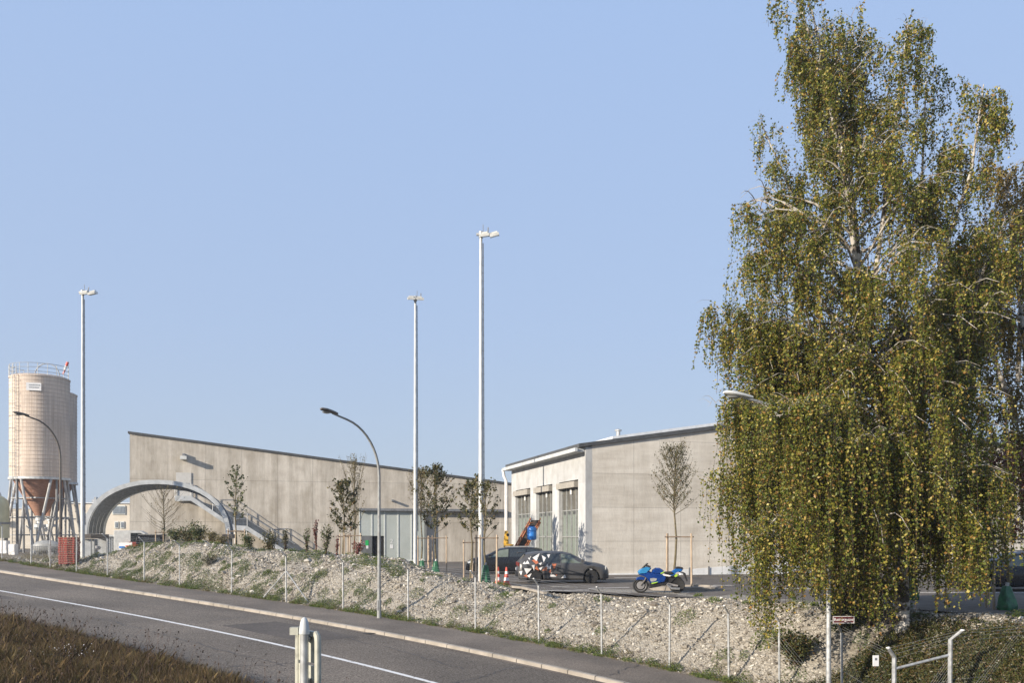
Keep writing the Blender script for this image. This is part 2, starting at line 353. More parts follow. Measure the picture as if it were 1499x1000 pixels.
CREST = [(100, 822), (121, 822), (140, 818), (158, 810), (200, 801), (260, 796), (300, 797), (340, 802), (380, 805), (420, 808), (470, 812), (520, 817), (560, 826), (600, 834), (640, 845), (700, 857), (760, 866), (820, 871), (880, 875), (960, 879), (1060, 881), (1160, 882), (1300, 886)]
WC = 3.7
_cu = []; _cz = []
for x, y in CREST:
    u = u_at_x(x, -WC); X, D, th, Z = pu(u); D2 = D + math.cos(th) * WC
    _cu.append(u); _cz.append(CH - (y - YH) * D2 / F)
_cu = [-60] + _cu + [70]; _cz = [.45] + _cz + [0]
_cz[-3] = _cz[-2] = -.02
VERGE = .35
def lumps(X, Y, seed=0):
    z = 0
    for k, (a, b, ph, am) in enumerate([(.9, .6, 1, .09), (-.5, 1.3, 2.3, .07), (2.1, -1.1, .5, .045), (1.4, 2.6, 4, .035), (3.9, 1.7, 1.9, .025), (-3.1, 4.3, .3, .02)]):
        z = z + am * np.sin(a * X + b * Y + ph + seed)
    return z
def ground(X, Y):
    X = np.atleast_1d(X).astype(float); Y = np.atleast_1d(Y).astype(float)
    U, V = uv_of(X, Y); zp = np.interp(U, US, PZ)
    lot = .5 * (1 - smooth((X + 24) / 10))
    # road corridor
    zr = zp + CSL * np.clip(V, 0, 11.4) - .20 * smooth((V - .02) / .25)
    # bank on the camera side
    b = np.clip(V - 11.4, 0, None)
    zb = zp + CSL * 11.4 - .16 + .22 * smooth(b / .9) + .055 * np.minimum(b, 12) + lumps(X, Y) * .35 * smooth(b / 2)
    near = 1 - smooth((np.hypot(X, Y) - 2.5) / 5); zb = zb * (1 - near) + (.2) * near
    zb = np.where(U < -25, np.minimum(zb, 1.2), zb)
    z = np.where(V > 11.4, zb, zr)
    # embankment beyond the fence
    W = -V; zc = np.interp(U, _cu, _cz); t = np.clip((W - VERGE) / (WC - VERGE), 0, 1)
    up = zp + (zc - zp) * np.sin(t * math.pi / 2) ** 1.15
    run = np.maximum(.6, 1.7 * np.abs(zc - lot)); dn = lot + (zc - lot) * (1 - smooth((W - WC - .9) / run))
    amp = smooth((W - .3) / .8) * (1 - smooth((W - WC - 2.2) / 1.5)); zz = np.where(W < WC, up, dn) + lumps(X, Y) * amp * np.where(U < 12, 1.0, .6)
    zz = np.where((np.abs(zc - lot) < .25) & (W > WC - .6), np.minimum(zz, np.maximum(lot, zc) + .02), zz)
    return np.where(V < 0, zz, z)
def gz(x, y): return float(ground(x, y)[0])

# terrain sheet: one grid, dense where the picture looks, reaching the horizon
def axis(a, b, step, lo, hi):
    c = np.arange(a, b + 1e-6, step); l = []; s = step; p = a
    while p > lo: s *= 1.5; p -= s; l.append(p)
    r = []; s = step; p = b
    while p < hi: s *= 1.5; p += s; r.append(p)
    return np.array(l[::-1] + list(c) + r)
gxs = axis(-32, 20, .22, -3000, 3000); gys = axis(14, 60, .22, -800, 5000)
GX, GY = np.meshgrid(gxs, gys); fx, fy = GX.ravel(), GY.ravel()
fz = ground(fx, fy); U_, V_ = uv_of(fx, fy)
fz = np.where((np.abs(fx) > 300) | (fy > 300) | (fy < -100), np.minimum(fz, 0.0), fz)
nx, ny = len(gxs), len(gys)
idx = np.arange(nx * ny).reshape(ny, nx)
Fq = np.stack([idx[:-1, :-1], idx[:-1, 1:], idx[1:, 1:], idx[1:, :-1]], -1).reshape(-1, 4)
gnd = npmesh('ground', np.stack([fx, fy, fz], 1), 4, 'terrain', faces=Fq, smooth=True); tag(gnd, kind='structure')
W_ = -V_; grav = (smooth((W_ - .1) / .8) * (1 - smooth((W_ - 9) / 3))); vegm = smooth((V_ - 11.2) / .5)
vegm = np.maximum(vegm, smooth((U_ - 24.5) / 2.5) * (W_ > 0) * (1 - smooth((W_ - 1.9) / .8)))
vegm = np.maximum(vegm, ((np.abs(fx) > 60) | (fy > 140)) * 1.0)
att = gnd.data.color_attributes.new('mask', 'FLOAT_COLOR', 'POINT')
att.data.foreach_set('color', np.stack([grav, vegm, 0 * grav, 0 * grav + 1], 1).astype(np.float32).ravel())

# street strips
def strip(name, vs, m, u0=-58, u1=60, du=.5, kind='structure'):   # vs: list of (v, dz) across
    us = np.arange(u0, u1 + 1e-6, du); X, D, th, Z = pu(us); rows = []
    for v, dz in vs: rows.append(np.stack([X - np.sin(th) * v, D - np.cos(th) * v, Z + CSL * v + dz], 1))
    V = np.stack(rows, 1); n, k = V.shape[:2]; i = np.arange(n * k).reshape(n, k)
    Q = np.stack([i[:-1, :-1], i[:-1, 1:], i[1:, 1:], i[1:, :-1]], -1).reshape(-1, 4)
    o = npmesh(name, V.reshape(-1, 3), 4, m, faces=Q); tag(o, kind=kind); return o
strip('road', [(2.9, -.115), (5, -.11), (7.28, -.105), (9.4, -.11), (11.5, -.12), (11.6, -.3)], 'asphalt')
strip('footpath', [(-.02, -.3), (0, 0), (1.4, .012), (2.72, 0)], 'asphalt_path')
ln = strip('road_marking', [(7.19, -.099), (7.37, -.099)], 'paint_white')
strip('road_patch', [(3.9, -.107), (6.3, -.1035)], 'asphalt_patch', 6.3, 11.2)
strip('road_patch', [(8.1, -.1035), (10.6, -.109)], 'asphalt_patch', -9, -4.5)
def crack(u0, v0, u1, v1, nm='road_crack', dz=-.098, wd=.016):
    n = 46; vs = []; o = 0
    for i in range(n + 1):
        f = i / n; o = o * .8 + rnd.uniform(-.07, .07); u = u0 + (u1 - u0) * f; v = v0 + (v1 - v0) * f; du, dvv = u1 - u0, v1 - v0; L_ = math.hypot(du, dvv)
        w2 = wd * rnd.uniform(.3, 1.2) * (1 if 0 < i < n else .1)
        for sg in (-1, 1): vs.append(P(u - dvv / L_ * (o + sg * w2), v + du / L_ * (o + sg * w2), dz))
    tag(MB().add(vs, [(2 * i, 2 * i + 1, 2 * i + 3, 2 * i + 2) for i in range(n)]).build(nm, 'dark_metal'), kind='structure')
for c in [(2, 8.9, 14, 9.4), (10, 4.4, 17, 5.2), (-12, 5.1, 0, 4.6), (4.5, 3.2, 5.2, 7.0), (13.8, 7.5, 13.2, 10.8), (-3, 9.0, -2.4, 11.2), (17.5, 3.3, 18.3, 7.1)]: crack(*c)
crack(19.6, .1, 20.2, 2.6, 'path_crack', .016, .018); crack(8.2, .1, 8.0, 2.6, 'path_crack', .016, .01)
# kerb of separate stones with open joints
kb = MB()
us = np.arange(-40, 40, 1.0)
for u in us:
    j = rnd.uniform(-.004, .004); a0, a1 = u + .012, u + .988
    sec = [(2.70, -.2), (2.70, .004 + j), (2.73, .012 + j), (2.86, .010 + j), (2.90, -.012 + j), (2.91, -.25)]
    vs = [P(a, v, dz) for a in (a0, a1) for v, dz in sec]; n = 6
    kb.add(vs, [(i, i + 1, n + i + 1, n + i) for i in range(n - 1)] + [tuple(range(n))[::-1], tuple(range(n, 2 * n))])
tag(kb.build('kerb', 'kerb_stone'), kind='structure')
# gutter sett row beside the kerb
strip('gutter', [(2.91, -.108), (3.16, -.104)], 'asphalt_path')

# yard sheet: along the embankment crest, out to the halls
ys = []
us = np.arange(-2, 44, .5)
near_e = []
for u in us:
    X, D, th, Z = pu(u); zc = np.interp(u, _cu, _cz); off = WC + .55 + max(0, zc) * 2.4 + .12 * math.sin(u * 1.3) + .08 * math.sin(u * 3.1)
    near_e.append((X + math.sin(th) * off, D + math.cos(th) * off))
yv = []; yf = []
far = [(-30 + 75 * (i / (len(us) - 1)), 96 - 20 * (i / (len(us) - 1))) for i in range(len(us))]
for (a, b), (c, d) in zip(near_e, far): yv += [(a, b, .012), (c, d, .012)]
yf = [(2 * i, 2 * i + 2, 2 * i + 3, 2 * i + 1) for i in range(len(us) - 1)]
ym = MB().add(yv, yf); tag(ym.build('yard', 'yard_asphalt'), kind='structure')
gr_ = MB(); pg = P(u_at_x(540, 3.05), 3.05)
for k in range(7): gr_.box((pg.x, pg.y, pg.z - .092) if 0 else (pg.x + (k - 3) * .052 * .79, pg.y - (k - 3) * .052 * .61, pg.z - .098), (.028, .34, .012), rz=R(-38))
tag(gr_.build('drain_grate', 'dark_metal'), 'small dark drain grate in the gutter in front of the centre street lamp', 'drain')
# painted bay lines and kerb edging on the yard
def yline(name, x0, y0, x1, y1, wd=.12, m='paint_white', h=.004):
    a = at(x0, y0, 1); b = at(x1, y1, 1)
    A = Vector(((x0 - 749.5) * CH / (y0 - YH), F * CH / (y0 - YH), 0)); B = Vector(((x1 - 749.5) * CH / (y1 - YH), F * CH / (y1 - YH), 0))
    d = (B - A).normalized(); nn = Vector((-d.y, d.x, 0)) * wd / 2
    mb = MB(); z0 = .013; z1 = .013 + h
    vs = [A - nn, B - nn, B + nn, A + nn]; vs = [Vector((v.x, v.y, z0)) for v in vs] + [Vector((v.x, v.y, z1)) for v in vs]
    mb.add(vs, [(0, 3, 2, 1), (4, 5, 6, 7), (0, 1, 5, 4), (1, 2, 6, 5), (2, 3, 7, 6), (3, 0, 4, 7)])
    return tag(mb.build(name, m), kind='structure')
for L in [(775, 866, 862, 865), (862, 862.5, 921, 861), (1004, 858, 1075, 858), (640, 841, 678, 841.5), (900, 847, 990, 846), (1250, 868, 1500, 869), (1100, 862, 1240, 864)]:
    yline('bay_marking', *L)
yline('edging_kerb', 764, 862.5, 798, 871, .14, 'kerb_stone', .09)
yline('edging_kerb', 720, 859.5, 764, 862.5, .14, 'kerb_stone', .09)

# ---------------------------------------------------------------- the two concrete halls (both stand square to the same axes)
AX = math.atan2(.2706, .9627); rv = Vector((.9627, .2706, 0)); dv = Vector((-.2706, .9627, 0))
def kx(O, x):
    m = (x - 749.5) / F; return (m * O.y - O.x) / (.9627 - .2706 * m)
def kz(O, x, y):
    D = O.y + .2706 * kx(O, x); return CH - (y - YH) * D / F
def fx_(O, x, y, off=0):   # local (x, y, z) on the facade plane of a building at O, 'off' metres in front of it
    O2 = O - dv * off
    return Vector((kx(O2, x), -off, kz(O2, x, y)))

OB = Vector((-29.4, 68.3, 0))
back = thing('concrete_hall', 'long raw concrete hall with a sloping dark roof edge, standing behind the steel stair', 'building', OB, AX)
L = kx(OB, 748) + 5; z0 = kz(OB, 190, 633); z1 = kz(OB, 748, 708.5); sl_ = (z1 - z0) / kx(OB, 748); zr = z0 + sl_ * L
mb = MB(); vs = []
for y in (0, 24): vs += [(0, y, -.6), (L, y, -.6), (L, y, zr), (0, y, z0)]
mb.add(vs, [(0, 1, 2, 3), (7, 6, 5, 4), (0, 3, 7, 4), (1, 5, 6, 2), (0, 4, 5, 1), (3, 2, 6, 7)]); mb.build('wall', 'concrete_back', back)
mb = MB(); vs = []
for y in (-.12, 24.12):
    vs += [(-.12, y, z0 - .10), (L + .1, y, zr - .10), (L + .1, y, zr + .07), (-.12, y, z0 + .07)]
mb.add(vs, [(0, 1, 2, 3), (7, 6, 5, 4), (0, 3, 7, 4), (1, 5, 6, 2), (0, 4, 5, 1), (3, 2, 6, 7)]); mb.build('roof', 'roof_dark', back)
# gate
def fb(mb, O, x0, y0, x1, y1, a, b):   # box covering picture rectangle on facade between 'a' and 'b' metres in front of it
    p = fx_(O, x0, y1, (a + b) / 2); q = fx_(O, x1, y0, (a + b) / 2); q.z = kz(O, x0, y0); p.z = kz(O, x0, y1)
    mb.bbox((p.x, -b, p.z), (q.x, -a, q.z)); return mb
gate = fb(MB(), OB, 525.4, 748.5, 529.5, 822, .12, .2).build('gate', 'gate_panel', back)
cols = [525.4, 544.3, 563, 582.6, 602.2, 621.5]
for i in range(5):
    lo = 822 if i > 1 else 785
    if i == 0: fb(MB(), OB, 525.4, 748.5, cols[1] - .2, lo, .121, .201).build('gate_leaf', 'gate_panel', gate)
    else: fb(MB(), OB, cols[i] + .2, 748.5, cols[i + 1] - .2, lo, .12, .2).build('gate_leaf', 'gate_panel', gate)
mb = MB()
for i, c in enumerate(cols[1:-1]):
    fb(mb, OB, c - .9, 748.5, c + .9, 822 if i != 0 else 785, .2, .24)
fb(mb, OB, 525.4, 748.6, 527, 822.1, .203, .24); fb(mb, OB, 562.3, 820, 621.5, 822.2, .203, .23)
mb.build('gate_rail', 'gate_rail', gate)
fb(MB(), OB, 529.7, 785.5, 544.6, 822, .13, .19).build('door_leaf', 'door_grey', gate)
fb(MB(), OB, 545.4, 785.5, 562.2, 822, .02, .06).build('doorway', 'black_void', gate)
fb(MB(), OB, 622.4, 748.5, 624.6, 822, .02, .4).build('gate_post', 'door_grey', gate)
fb(MB(), OB, 523, 744.6, 738, 748.2, .01, .55).build('canopy', 'galv_dark', back)
fb(MB(), OB, 535, 791.5, 539.4, 799, .195, .21).build('door_sign', 'green_sign', gate)
fb(MB(), OB, 536, 799.2, 539.2, 803.6, .195, .21).build('notice', 'white_plain', gate)
fb(MB(), OB, 571, 797.5, 575.6, 803.5, .205, .22).build('notice', 'white_plain', gate)
def text(s, size, m, parent, loc, rot, ext=.004, name='lettering', wide=1.0):
    cu = bpy.data.curves.new(name, 'FONT'); cu.body = s; cu.size = size; cu.extrude = ext; cu.align_x = 'CENTER'; cu.align_y = 'CENTER'; cu.resolution_u = 3
    o = bpy.data.objects.new('tmp', cu); C.objects.link(o); dg = bpy.context.evaluated_depsgraph_get()
    me = bpy.data.meshes.new_from_object(o.evaluated_get(dg)); bpy.data.objects.remove(o)
    t = link(name, me, m, parent); t.location = loc; t.rotation_euler = rot; t.scale = (wide, 1, 1); return t
p = fx_(OB, 573.3, 793, .215); text('2', .5, 'white_plain', gate, p, (R(90), 0, 0), wide=1.3, name='gate_number')
# upper door, wall lamp, steel stair
fb(MB(), OB, 257.5, 692, 280, 731, .01, .06).build('upper_door', 'door_pale', back)
wl = fb(MB(), OB, 264, 668.6, 273.5, 673.6, .05, .75).build('wall_lamp', 'lamp_white', back)
mb = MB(); fb(mb, OB, 267, 664.6, 271, 668.4, .0, .3); mb.build('lamp_arm', 'galv_dark', wl)
fb(MB(), OB, 573, 732, 576.5, 734.5, .02, .5).build('camera_bracket', 'galv_dark', back)
stair = thing('steel_stair', 'galvanised steel stair with railings climbing the concrete hall wall to its upper door', 'staircase', OB, AX)
SO = 1.3
S1 = [(256, 733.5), (279.5, 733.5), (343, 776.5), (362, 777.5), (432, 822)]
def sp(i, off): return fx_(OB, S1[i][0], S1[i][1], off)
Zs = [kz(OB - dv * SO, *q) for q in S1]; Xs = [kx(OB - dv * SO, q[0]) for q in S1]
for off, nm in ((SO, 'stringer'), (.12, 'stringer')):
    mb = MB()
    for i in range(4):
        a = Vector((Xs[i], -off, Zs[i])); b = Vector((Xs[i + 1], -off, Zs[i + 1])); n = 4
        vs = [(a.x, -off - .04, a.z), (b.x, -off - .04, b.z), (b.x, -off - .04, b.z + .38), (a.x, -off - .04, a.z + .38)]
        vs += [(v[0], v[1] + .08, v[2]) for v in vs]
        mb.add(vs, [(0, 1, 2, 3), (7, 6, 5, 4), (0, 3, 7, 4), (1, 5, 6, 2), (0, 4, 5, 1), (3, 2, 6, 7)])
    mb.build(nm, 'galv_light', stair)
for i in (0, 2): MB().bbox((Xs[i], -SO + .05, Zs[i] + .2), (Xs[i + 1], -.18, Zs[i] + .26)).build('landing', 'galv_dark', stair)
for i in (1, 3):
    mb = MB()
    dx = Xs[i + 1] - Xs[i]; n = int(abs(Zs[i + 1] - Zs[i]) / .18)
    for k in range(n):
        t = (k + .5) / n; mb.box((Xs[i] + dx * t, -(SO + .13) / 2, Zs[i] + (Zs[i + 1] - Zs[i]) * t + .22), (.27, SO - .22, .04))
    mb.build('treads', 'galv_dark', stair)
for off in (SO, .12):
    mb = MB(); top = [Vector((Xs[i], -off, Zs[i] + 1.35)) for i in range(5)]; mid = [v - Vector((0, 0, .45)) for v in top]
    mb.tube(top, .026, 6); mb.tube(mid, .018, 6)
    for i in range(4):
        n = max(1, int((top[i + 1] - top[i]).length / 1.5))
        for k in range(n):
            q = top[i].lerp(top[i + 1], k / n); mb.tube([q, q - Vector((0, 0, 1.1))], .03, 6)
    mb.build('railing', 'galv', stair)
mb = MB(); q = [fx_(OB, 393, 775, .05), fx_(OB, 413, 775, .05), fx_(OB, 448, 798, .05), fx_(OB, 462, 807, .05)]
mb.tube(q, .025, 6)
for a in (0, 1, 2, 3): mb.tube([q[a], q[a] - Vector((0, 0, 1.1))], .025, 6)
mb.build('wall_railing', 'galv_dark', stair)
for x, y in ((344, 778), (361, 778)):
    q = fx_(OB, x, y, SO); MB().tube([q, Vector((q.x, q.y, -.3))], .05, 6).build('stair_post', 'galv', stair)

# right hall
OH = Vector((4.08, 49.3, 0)); hall = thing('concrete_hall', 'pale concrete hall with three tall window bays behind the parked hatchback', 'building', OH, AX)
HZ = 7.18; RS = .150; RK = 16.5; HL = 32; HD = 15.2
def rz_(k): return HZ + RS * k if k < RK else HZ + RS * RK - RS * (k - RK)
mb = MB(); vs = []
for y in (0, .4): vs += [(0.4, y, -.4), (HL, y, -.4), (HL, y, rz_(HL)), (RK, y, rz_(RK)), (0.4, y, rz_(.4))]
mb.add(vs, [(0, 1, 2, 3, 4), (9, 8, 7, 6, 5), (0, 4, 9, 5), (1, 6, 7, 2), (0, 5, 6, 1), (4, 3, 8, 9), (3, 2, 7, 8)]); mb.build('wall', 'concrete_hall', hall)
MB().bbox((.4, HD - .4, -.4), (HL, HD, HZ)).bbox((HL - .4, .4, -.4), (HL, HD - .4, HZ)).build('wall', 'concrete_hall', hall)
MB().bbox((.42, .41, .02), (HL - .42, HD - .42, .1)).build('floor_slab', 'black_void', hall)
# side wall with bays, local x runs away from the camera
WN = [(1.2, 4.56), (5.86, 9.22), (10.55, 14.15)]; WT = 5.42
sw = MB(); e = 0
for a, b in WN + [(HD, HD)]:
    sw.bbox((e, 0, -.4), (a, -.4, HZ - .02)); 
    if b > a: sw.bbox((a, 0, WT), (b, -.4, HZ - .02)); sw.bbox((a, 0, -.4), (b, -.4, .12))
    e = b
swo = sw.build('side_wall', 'concrete_white', hall); swo.rotation_euler = (0, 0, R(90)); swo.location = (0, 0, 0)
for a, b in WN:
    wd = b - a
    fr = MB()
    for k in range(5):
        x = a + wd * k / 4; fr.box((x + (.04 if k == 0 else -.04 if k == 4 else 0), -.22, (WT + .12) / 2), (.07, .10, WT - .12))
    for z in (.16, 2.15, 3.7, WT - .04): fr.box(((a + b) / 2, -.22, z), (wd, .08, .06))
    fo = fr.build('window', 'lamp_grey', hall); fo.rotation_euler = (0, 0, R(90))
    MB().bbox((a + .02, -.25, .14), (b - .02, -.27, 3.66)).build('pane', 'poly_glass', fo)
    MB().bbox((a + .02, -.25, 3.74), (b - .02, -.27, WT - .06)).build('pane', 'poly_dark', fo)
    for k in range(4): MB().box((a + wd * (k + .5) / 4, -.24, 3.55), (wd / 4 * .55, .02, .16)).build('vent', 'roof_dark', fo)
    MB().bbox((a + .25, .16, WT - .42), (b + .10, -.12, WT - .08)).build('blind_box', 'lintel_brown', fo)
    MB().box((a + wd * .5, -.17, WT - .62), (.22, .06, .3)).build('bracket', 'white_plain', fo)
# roof
mb = MB(); vs = []
for y in (-.14, HD + .14): vs += [(-.42, y, rz_(-.42) + .0), (RK, y, rz_(RK) + .0), (HL + .2, y, rz_(HL)), (HL + .2, y, rz_(HL) + .2), (RK, y, rz_(RK) + .2), (-.42, y, rz_(-.42) + .2)]
mb.add(vs, [(0, 1, 4, 5), (1, 2, 3, 4), (11, 10, 7, 6), (10, 9, 8, 7), (0, 5, 11, 6), (2, 8, 9, 3), (5, 4, 10, 11), (4, 3, 9, 10), (0, 6, 7, 1), (1, 7, 8, 2)])
rf = mb.build('roof', 'roof_dark', hall)
mb = MB(); a, b = 1.6, RK
vs = []
for y in (-.06, HD): vs += [(a, y, rz_(a) + .22), (b, y, rz_(b) + .22), (b, y, rz_(b) + .42), (a, y, rz_(a) + .36)]
mb.add(vs, [(0, 1, 2, 3), (7, 6, 5, 4), (0, 3, 7, 4), (1, 5, 6, 2), (0, 4, 5, 1), (3, 2, 6, 7)]); mb.build('roof_sheet', 'roof_light', rf)
MB().lathe([(.12, 0), (.12, .3), (.2, .32), (.2, .4), (.02, .46)], (kx(OH, 911), .6, rz_(2.4) + .3), 10).build('roof_vent', 'galv', rf)
g = MB(); g.bbox((-.66, -.1, HZ - .30), (-.50, HD + .25, HZ - .10)).build('gutter', 'galv_light', hall)
for k in range(26): MB().bbox((-.50, .1 + k * .6, HZ - .30), (-.02, .28 + k * .6, HZ - .1)).build('eave_bracket', 'galv_light', hall)
q = [(-.58, HD + .2, HZ - .2), (-.5, HD + .2, HZ - .7), (-.35, HD + .2, HZ - 1.0), (-.35, HD + .2, -.1)]
MB().tube(q, .11, 8).build('downpipe', 'cone_white', hall)
mb = MB(); mb.bbox((0, -.06, -.1), (kx(OH, 935), -.003, .10)); mb.build('plinth', 'white_plain', hall)
rw = thing('ramp_wall', 'low white wall rising along the foot of the pale concrete hall', 'wall', OH - dv * 1.1, AX)
mb = MB(); a, b = kx(OH - dv * 1.1, 996), 14
vs = []
for y in (0, .18): vs += [(a, y, -.2), (b, y, -.2), (b, y, .85), (a, y, .28)]
mb.add(vs, [(0, 1, 2, 3), (7, 6, 5, 4), (0, 3, 7, 4), (1, 5, 6, 2), (0, 4, 5, 1), (3, 2, 6, 7)]); mb.build('wall', 'white_plain', rw)
mb = MB(); mb.bbox((a + .5, -.05, -.1), (a + .6, -.003, .42)); mb.bbox((a + 1.7, -.05, -.1), (a + 1.8, -.003, .48)); mb.build('wall_post', 'galv_dark', rw)

# ---------------------------------------------------------------- background on the left: works building, silos, tanks
OW = at(-40, 785, 118); OW.z = 0
wb = thing('works_building', 'cream rendered works building far behind the arch and the silos', 'building', OW, AX * .4)
def wz(x, y): return CH - (y - YH) * 121 / F
def wx(x): return (xat(x, 121) - OW.x)
MB().bbox((wx(-60), 0, -1), (wx(98), 14, wz(0, 746))).bbox((wx(98), -.3, -1), (wx(203), 14, wz(0, 738))).build('wall', 'beige_render', wb)
MB().bbox((wx(-61), -.15, wz(0, 746)), (wx(97.9), 14.2, wz(0, 745))).bbox((wx(98), -.5, wz(0, 738)), (wx(204), 14.2, wz(0, 736.8))).build('roof', 'roof_light', wb)
for (x0, y0, x1, y1) in [(64, 767, 74, 776), (172, 741, 190, 754), (175, 764, 180.5, 774), (183, 764, 188.5, 774), (176, 784, 188, 789), (18, 762, 30, 770), (132, 752, 146, 760)]:
    fw = MB().bbox((wx(x0), -.42, wz(0, y1)), (wx(x1), -.32, wz(0, y0))).build('window', 'gate_rail', wb)
    MB().bbox((wx(x0) + .12, -.47, wz(0, y1) + .12), (wx(x1) - .12, -.43, wz(0, y0) - .12)).build('pane', 'window_far', fw)
MB().bbox((wx(131), 3, wz(0, 738)), (wx(140), 5, wz(0, 731))).bbox((wx(133), 3.3, wz(0, 731)), (wx(136), 4, wz(0, 727))).build('roof_unit', 'galv', wb)

def silo(name_label, X, Y, r, zb, zt, zc, z0, main=True):
    s = thing('wooden_silo', name_label, 'silo', (X, Y, z0)); g = z0
    body = MB().lathe([(r, zb), (r, zt), (r + .05, zt), (r + .05, zt + .12), (r - .3, zt + .3), (.4, zt + .55)], (0, 0, -g), 48).build('barrel', 'silo_wood', s, smooth=True)
    mb = MB()
    for k in range(int((zt - zb) / .38)):
        z = zb + .2 + k * .38 - g; mb.lathe([(r - .02, z - .022), (r + .022, z - .022), (r + .022, z + .022), (r - .02, z + .022)], n=48)
    mb.build('hoop', 'hoop_rod', body)
    MB().lathe([(r - .15, zb), (.5, zc), (.5, zc - .1)], (0, 0, -g), 40).build('hopper', 'silo_cone', s, smooth=True)
    MB().lathe([(.42, zc - .11), (.42, zc - .6), (.3, zc - .62), (.3, zc - .95), (.55, zc - .97), (.55, zc - 1.25)], (0, 0, -g), 16).build('outlet', 'galv_light', s)
    MB().lathe([(r - .2, zb - .24), (r + .1, zb - .24), (r + .1, zb - .02), (r - .2, zb - .02)], (0, 0, -g), 40).build('ring_beam', 'galv_light', s)
    for k in range(4):
        a = R(20 + 90 * k); foot = Vector((math.cos(a) * (r + .55), math.sin(a) * (r + .55), 0))
        for da in (-30, 30):
            t = Vector((math.cos(a + R(da)) * (r - .05), math.sin(a + R(da)) * (r - .05), zb - .12 - g))
            MB().tube([foot + Vector((0, 0, .2)), t], .13, 8).build('leg', 'silo_steel', s)
        MB().lathe([(.4, 0), (.4, .35), (.2, .4)], (foot.x, foot.y, -.1), 10).build('foot_plate', 'lamp_grey', s)
    for k in range(4):
        a = R(65 + 90 * k); MB().tube([(math.cos(a) * (r - .3), math.sin(a) * (r - .3), 0), (math.cos(a) * (r - .25), math.sin(a) * (r - .25), zb - .2 - g)], .11, 8).build('inner_post', 'galv_dark', s)
    for f in (.22, .45, .70):
        pts = []
        for k in range(5):
            a = R(20 + 90 * k); rr = (r + .55) * (1 - f) + (r - .4) * f; pts.append(Vector((math.cos(a) * rr, math.sin(a) * rr, .2 + (zb - g) * f)))
        MB().tube(pts, .06, 6).build('leg_brace', 'galv', s)
    return s
SX, SY = xat(58.5, 88), 88
sa = silo('taller front wooden silo with ladder, white plate and roof railing', SX, SY, 2.68, 7.95, 17.65, 4.3, .45)
z = 17.65 - .45
mb = MB()
for k in range(13):
    a = R(150 + 18 * k); p = Vector((math.cos(a) * 2.7, math.sin(a) * 2.7, z)); mb.tube([p, p + Vector((0, 0, 1.25))], .03, 5)
for h in (.45, .85, 1.25): mb.tube([Vector((math.cos(R(150 + 18 * k)) * 2.7, math.sin(R(150 + 18 * k)) * 2.7, z + h)) for k in range(13)], .025, 5)
mb.build('roof_railing', 'galv', sa)
MB().tube([Vector((1.0 + 1.25 * math.cos(R(q)), -.6, z + .2 + 1.35 * math.sin(R(q)))) for q in range(-10, 191, 15)], .05, 6).build('hose_hoop', 'galv', sa)
mb = MB(); ang = R(248)
lx, ly = math.cos(ang), math.sin(ang); tx, ty = -ly, lx
for sgn in (-.25, .25): mb.tube([(lx * 2.86 + tx * sgn, ly * 2.86 + ty * sgn, 1), (lx * 2.86 + tx * sgn, ly * 2.86 + ty * sgn, z + 1.1)], .03, 5)
for k in range(52): mb.tube([(lx * 2.86 - tx * .25, ly * 2.86 - ty * .25, 1.2 + k * .33), (lx * 2.86 + tx * .25, ly * 2.86 + ty * .25, 1.2 + k * .33)], .016, 4)
for k in range(13):
    zz = 2.5 + k * 1.2; mb.tube([(lx * (2.9 + .42 * math.sin(R(q))) + tx * .36 * math.cos(R(q)), ly * (2.9 + .42 * math.sin(R(q))) + ty * .3 * math.cos(R(q)), zz) for q in range(0, 181, 30)], .016, 4)
mb.build('ladder', 'galv', sa)
pl = MB().bbox((-.65, -2.78, 15.75), (.65, -2.74, 16.5)).build('plate', 'cone_white', sa); pl.rotation_euler = (0, 0, R(17))
mb = MB()
for row, zz in enumerate((16.27, 16.04)):
    x = -.42
    while x < .45: wd = rnd.uniform(.06, .13); mb.bbox((x, -2.79, zz - .05), (x + wd, -2.781, zz + .06)); x += wd + .03
mb.build('worn_lettering', 'galv', pl)
sb = silo('shorter wooden silo standing close behind the taller silo', xat(74.5, 94), 94, 2.5, 7.9, 17.1, 4.4, .45)
ws = thing('windsock', 'faded red and white windsock on a thin pole above the silos', 'windsock', (xat(104, 94), 93.4, 17.0))
MB().tube([(0, 0, -.2), (0, 0, 3.6)], .035, 6).build('pole', 'galv', ws)
for k in range(3):
    a = Vector((-.05 - .16 * k, 0, 3.5 - .42 * k)); b = Vector((-.05 - .16 * (k + 1), 0, 3.5 - .42 * (k + 1)))
    MB().tube([a, b], [.15 - .025 * k, .15 - .025 * (k + 1)], 8).build('sock_band', 'red_cone' if k != 1 else 'white_plain', ws)
tk = thing('tank', 'cream yellow upright tank at the left edge beside the silos', 'tank', (xat(-8, 84), 84, .4))
MB().lathe([(1.25, 1.6), (1.25, 4.6), (1.1, 5.2), (.7, 5.55), (.1, 5.7)], n=28).build('vessel', 'cream_tank', tk, smooth=True)
MB().lathe([(1.28, 2.9), (1.3, 2.95), (1.3, 3.05), (1.28, 3.1)], n=28).build('band', 'galv_dark', tk)
mb = MB()
for k in range(4): a = R(45 + 90 * k); mb.tube([(math.cos(a) * 1.05, math.sin(a) * 1.05, 0), (math.cos(a) * 1.05, math.sin(a) * 1.05, 1.7)], .1, 6)
mb.build('tank_leg', 'galv_dark', tk)
MB().tube([(-.4, 0, 5.6), (-.4, 0, 5.9), (.5, 0, 5.9), (.6, 0, 5.6)], .06, 6).build('pipe', 'galv_dark', tk)
